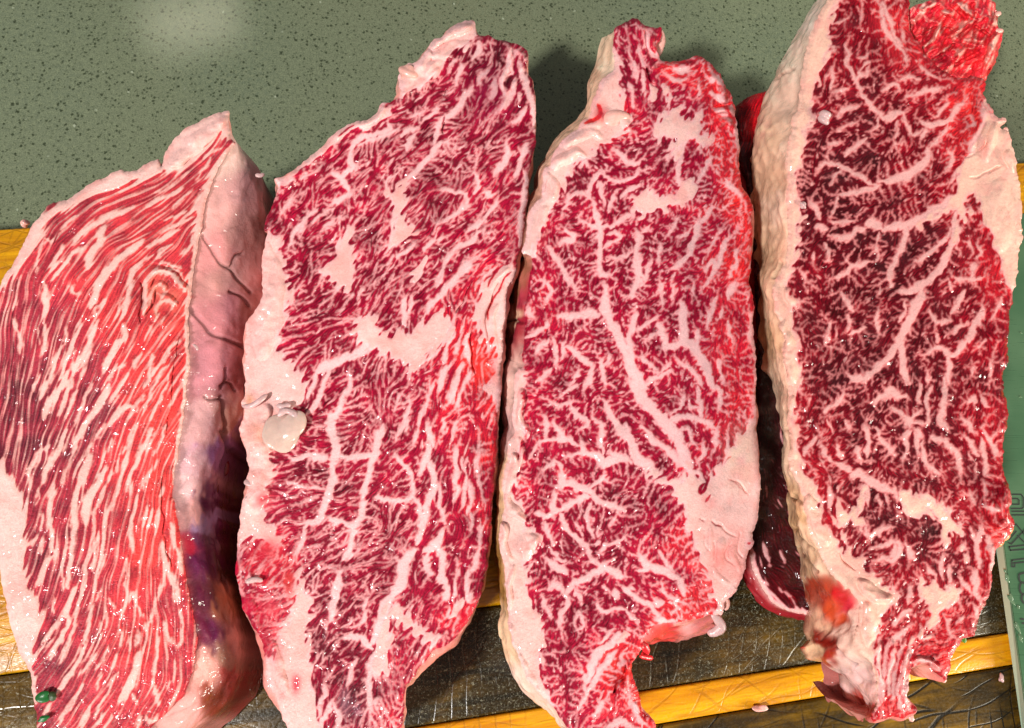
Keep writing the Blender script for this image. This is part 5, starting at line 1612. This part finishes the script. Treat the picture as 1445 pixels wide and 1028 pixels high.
def blob(name, x, y, z, rx, ry, rz, mat, parent=None, seed=0, rot=0.0, rough=.16):
    rg = random.Random(seed)
    bm = bmesh.new(); bmesh.ops.create_icosphere(bm, subdivisions=4, radius=1.0)
    ph = [(rg.uniform(1.5, 4), rg.uniform(1.5, 4), rg.uniform(1.5, 4), rg.uniform(0, 6)) for _ in range(4)]
    for v in bm.verts:
        k = 1+rough*sum(math.sin(p[0]*v.co.x+p[1]*v.co.y+p[2]*v.co.z+p[3]) for p in ph)/2
        v.co = Vector((v.co.x*rx*k, v.co.y*ry*k, v.co.z*rz*k))
    bmesh.ops.rotate(bm, cent=(0, 0, 0), matrix=Matrix.Rotation(rot, 3, 'Z'), verts=bm.verts)
    o = bm_obj(name, bm, mat, parent, True)
    p = at(np.array(float(x)), np.array(float(y)), z)
    o.location = V(p)-(parent.location if parent is not None else Vector((0, 0, 0)))
    return o

PXM = .00028
# steak 2: droplet, two pale strings, folded fat on the tip
blob('fat_bead', 402, 607, .0495, 21*PXM, 28*PXM, 8*PXM, BEAD, st2, 3, -.45, .30)
tube('fat_string', "392 588 402 580 414 584 421 596", .0012, .0512, PALE, st2, .7, 10, 6)
tube('fat_string', "341 572 352 574 366 566 377 556", .0011, [.0475, .0500, .0510, .0505], PALE, st2, .7, 10, 1)
tube('fat_string', "390 572 400 574 411 571", .0012, .0505, PALE, st2, .7, 10, 2)
tube('fat_string', "345 706 356 700 366 704", .0010, .0490, PALE, st2, .7, 10, 3)
tube('fat_string', "346 822 360 818 371 820", .0010, .0490, PALE, st2, .7, 10, 5)
blob('fat_lump', 362, 680, .0480, 14*PXM, 8*PXM, 7*PXM, PALE, st2, 8, .2)
blob('fat_lump', 576, 104, .0490, 14*PXM, 16*PXM, 12*PXM, PINKF, st2, 9, .4)
# steak 3: thin ragged shreds on the right and lower rims
for k, (pth, mt) in enumerate((("1058 690 1066 688 1075 691", CREAM), ("1004 866 1012 874 1018 884 1009 892 998 894", PALE), ("902 926 912 928 922 929", REDM), ("1018 842 1026 850 1024 862", PINKF), ("928 40 932 52 930 68 926 80", PINKF), ("905 905 912 918 906 930", REDM))):
    tube('meat_shred', pth, (.0006, .0018, .0008, .0011, .0024, .0013)[k], [.048, .046, .044], mt, st3, .5, 8, 20+k)
blob('fat_lump', 868, 168, .0500, 22*PXM, 13*PXM, 10*PXM, PINKF, st3, 12, .2)
# steak 4: bead of fat, small pearls, ragged tips, cut end
blob('fat_lump', 1163, 166, .0650, 9*PXM, 11*PXM, 10*PXM, PALE, st4, 14, .3)
blob('fat_pearl', 1133, 290, .0645, 5*PXM, 6*PXM, 5*PXM, PALE, st4, 15)
for k, pth in enumerate(("1412 168 1420 170", "1416 182 1423 184", "1283 1006 1288 1019", "1330 955 1333 964", "1405 44 1416 43", "1405 22 1412 17")):
    tube('meat_shred', pth, .0012, .060 if k < 2 or k > 3 else .056, PINKF, st4, .6, 8, 40+k)
tube('meat_shred', "1405 770 1414 752 1426 738", .0028, .058, lump_material('orange_fat', (238, 140, 80)), st4, .6, 10, 49)
# steak 1: pale tip, blood beads on the wall, strings
tube('fat_string', "303 434 312 432 320 436", .0008, .034, PALE, st1, .7, 8, 50)
tube('fat_string', "272 486 277 490 279 495", .0006, .054, PALE, st1, .7, 8, 51)
tube('meat_shred', "360 247 368 248 373 245", .0010, .040, PALE, st1, .6, 8, 52)
BLOOD = lump_material('dark_wet_clot', (96, 10, 24), .08, 0, 0)
blob('blood_bead', 318, 661, .0260, 5*PXM, 11*PXM, 6*PXM, BLOOD, st1, 16)
blob('blood_bead', 301, 688, .0330, 6*PXM, 12*PXM, 6*PXM, BLOOD, st1, 17)

# ---------------------------------------------------------------- loose scraps
o = blob('herb_flake', 61, 983, .0520, 8*PXM, 6*PXM, 3.0*PXM, HERB, None, 21, .3); tag(o, 'largest green herb flake near the lower left of the leftmost steak', 'herb')
o = blob('herb_flake', 74, 983, .0520, 4*PXM, 5*PXM, 2.0*PXM, lump_material('herb_dull', (52, 70, 34), .5, 0, 0), None, 22, .3); tag(o, 'dull green herb flake touching the largest one on its right', 'herb')
o = blob('herb_flake', 42, 938, .0490, 3*PXM, 4*PXM, 2.0*PXM, HERB, None, 23, .3); tag(o, 'tiny green fleck on the pale fat edge of the leftmost steak', 'herb')
o = blob('herb_flake', 62, 1014, .0520, 6*PXM, 3*PXM, 1.6*PXM, HERB, None, 24, .3); tag(o, 'small dark green fleck just below the largest herb flake', 'herb')
o = blob('herb_flake', 1360, 902, .0300, 4*PXM, 5*PXM, 2.0*PXM, lump_material('herb_fresh', (70, 120, 20), .4, 0, 0), None, 25, .3); tag(o, 'bright green fleck under the ragged lower edge of the rightmost steak', 'herb')
o = blob('fat_crumb', 35, 315, .0020, 6*PXM, 6*PXM, 6*PXM, PINKF, None, 26); tag(o, 'round pink fat crumb on the far edge of the cutting board', 'fat crumb')
o = blob('fat_crumb', 1073, 1000, .0010, 12*PXM, 5*PXM, 4*PXM, PINKF, None, 27, .1); tag(o, 'flat pink fat crumb on the yellow plank between two steaks', 'fat crumb')
o = blob('fat_crumb', 1413, 957, .0010, 4*PXM, 7*PXM, 4*PXM, PALE, None, 28, -.4); tag(o, 'slim pale crumb on dark wood beside the steel blade', 'fat crumb')

# ---------------------------------------------------------------- knife at the right
def steel():
    q = NT('wet_green_steel')
    tc = q.n('ShaderNodeTexCoord').outputs['Object']
    br = q.n('ShaderNodeMapping', {'Vector': tc, 'Scale': (1, 30, 1)}).outputs[0]
    b = q.noise(br, 60, 3, .6); sm = q.noise(tc, 26, 3, .5); dr = q.noise(tc, 420, 2, .5)
    q.put('Base Color', q.mix(q.range(sm, .35, .65), L(84, 128, 92), L(112, 150, 112)))
    q.put('Metallic', .55); q.put('Roughness', q.range(b, .3, .7, .26, .38))
    h = b
    bp = q.n('ShaderNodeBump', {'Strength': .06, 'Distance': .0002, 'Height': h}); q.put('Normal', bp.outputs[0])
    return q.m
KZ = .0042
STEEL = steel()
q = NT('ground_edge'); q.put('Base Color', (*L(170, 205, 180), 1)); q.put('Metallic', .8); q.put('Roughness', .3); EDGE = q.m  # paler base colour stands in for the bright reflection along the bevel
kc = at(np.array(1450.), np.array(650.), 0.)
knife = empty('knife', (kc[0], kc[1], 0))
tag(knife, 'wide wet steel blade with outlined etched letters at the right edge', 'knife')
def prism(name, poly, z0, z1, mat, parent, bev=.0004):
    bm = bmesh.new()
    tp = [at(np.array(float(x)), np.array(float(y)), z1) for x, y in poly]
    org = np.array(parent.location)
    f = bm.faces.new([bm.verts.new(V(p-org)) for p in tp])
    if f.normal.z < 0: f.normal_flip()
    g = bmesh.ops.extrude_face_region(bm, geom=[f])
    for v in g['geom']:
        if isinstance(v, bmesh.types.BMVert): v.co.z = z0-org[2]
    bmesh.ops.recalc_face_normals(bm, faces=bm.faces)
    if bev: bmesh.ops.bevel(bm, geom=list(bm.edges), offset=bev, segments=2, affect='EDGES')
    return bm_obj(name, bm, mat, parent)
# blade body and its ground edge
prism('blade', [(1364, 306), (1470, 300), (1600, 330), (1640, 1060), (1456, 1060), (1420, 800), (1390, 560)], .0018, KZ, STEEL, knife)
def bevel_edge():
    bm = bmesh.new(); org = np.array(knife.location)
    a = [(1364, 306), (1390, 560), (1420, 800), (1456, 1060)]; b = [(1346, 306), (1375, 560), (1409, 800), (1446, 1060)]
    va = [bm.verts.new(V(at(np.array(float(x)), np.array(float(y)), KZ-.0003)-org)) for x, y in a]
    vb = [bm.verts.new(V(at(np.array(float(x)), np.array(float(y)), .0016)-org)) for x, y in b]
    vc = [bm.verts.new(V(at(np.array(float(x)+4), np.array(float(y)), .0010)-org)) for x, y in b]
    for i in range(3):
        bm.faces.new([va[i], va[i+1], vb[i+1], vb[i]]); bm.faces.new([vb[i], vb[i+1], vc[i+1], vc[i]])
    bmesh.ops.recalc_face_normals(bm, faces=bm.faces)
    return bm_obj('blade_edge', bm, EDGE, knife)
bevel_edge()
q = NT('etched_black'); q.put('Base Color', (.012, .016, .012, 1)); q.put('Roughness', .6); INK = q.m
def ink(name, paths, wd=.00030):
    bm = bmesh.new(); org = np.array(knife.location)
    for p in paths:
        P_ = catmull(pts(p), 1.5) if len(pts(p)) > 2 and not p.startswith(' ') else pts(p)
        c = at(P_[:, 0], P_[:, 1], KZ+.00018)
        for i in range(len(c)-1):
            d = c[i+1]-c[i]; d /= np.linalg.norm(d)+1e-12; s_ = np.array([-d[1], d[0], 0])*wd; d = d*wd*.8
            k = .00001*(i % 3)
            vs = [bm.verts.new(V(v-org+np.array([0, 0, k]))) for v in (c[i]-s_-d, c[i+1]-s_+d, c[i+1]+s_+d, c[i]+s_-d)]
            f = bm.faces.new(vs)
            if f.normal.z < 0: f.normal_flip()
    return bm_obj(name, bm, INK, knife)
def P_(s): return [' '+s]
ink('etched_letter', [' 1428 698 1441 698 1444 702 1444 716 1442 718 1427 718', ' 1428 704 1436 704 1438 706 1438 712 1428 712', ' 1428 722 1452 722', ' 1428 727 1452 727'])
ink('etched_letter', [' 1428 744 1434 740 1452 762', ' 1424 762 1434 750', ' 1423 766 1427 768 1452 742', ' 1436 756 1452 772'])
ink('etched_letter', [' 1424 772 1452 769 ', ' 1426 777 1452 775', ' 1424 772 1426 777'])
ink('etched_letter', [' 1428 791 1452 788', ' 1430 795 1452 793', ' 1428 791 1428 800 1432 800 1432 796'])
ink('etched_letter', ['1452 808 1440 810 1438 815 1441 822 1452 823', '1441 822 1439 830 1442 838 1452 840', '1443 838 1442 846 1446 852 1454 853'], .00042)
ink('etched_letter', [' 1441 874 1444 874', ' 1443 880 1446 880'], .0004)
# droplets on the blade
for k, (x, y, rx, ry) in enumerate(((1421, 816, 3, 6), (1427, 846, 4, 8), (1437, 857, 2.5, 3), (1436, 886, 3, 9), (1440, 900, 3, 5), (1418, 806, 2, 3), (1440, 560, 2, 2), (1441, 470, 2, 2))):
    blob('water_drop', x, y, KZ, rx*PXM, ry*PXM, 1.6*PXM, lump_material('drop_%d' % 0, (120, 150, 116), .06, .3, 0) if k == 0 else bpy.data.materials['drop_0'], knife, 60+k, .3, .25)
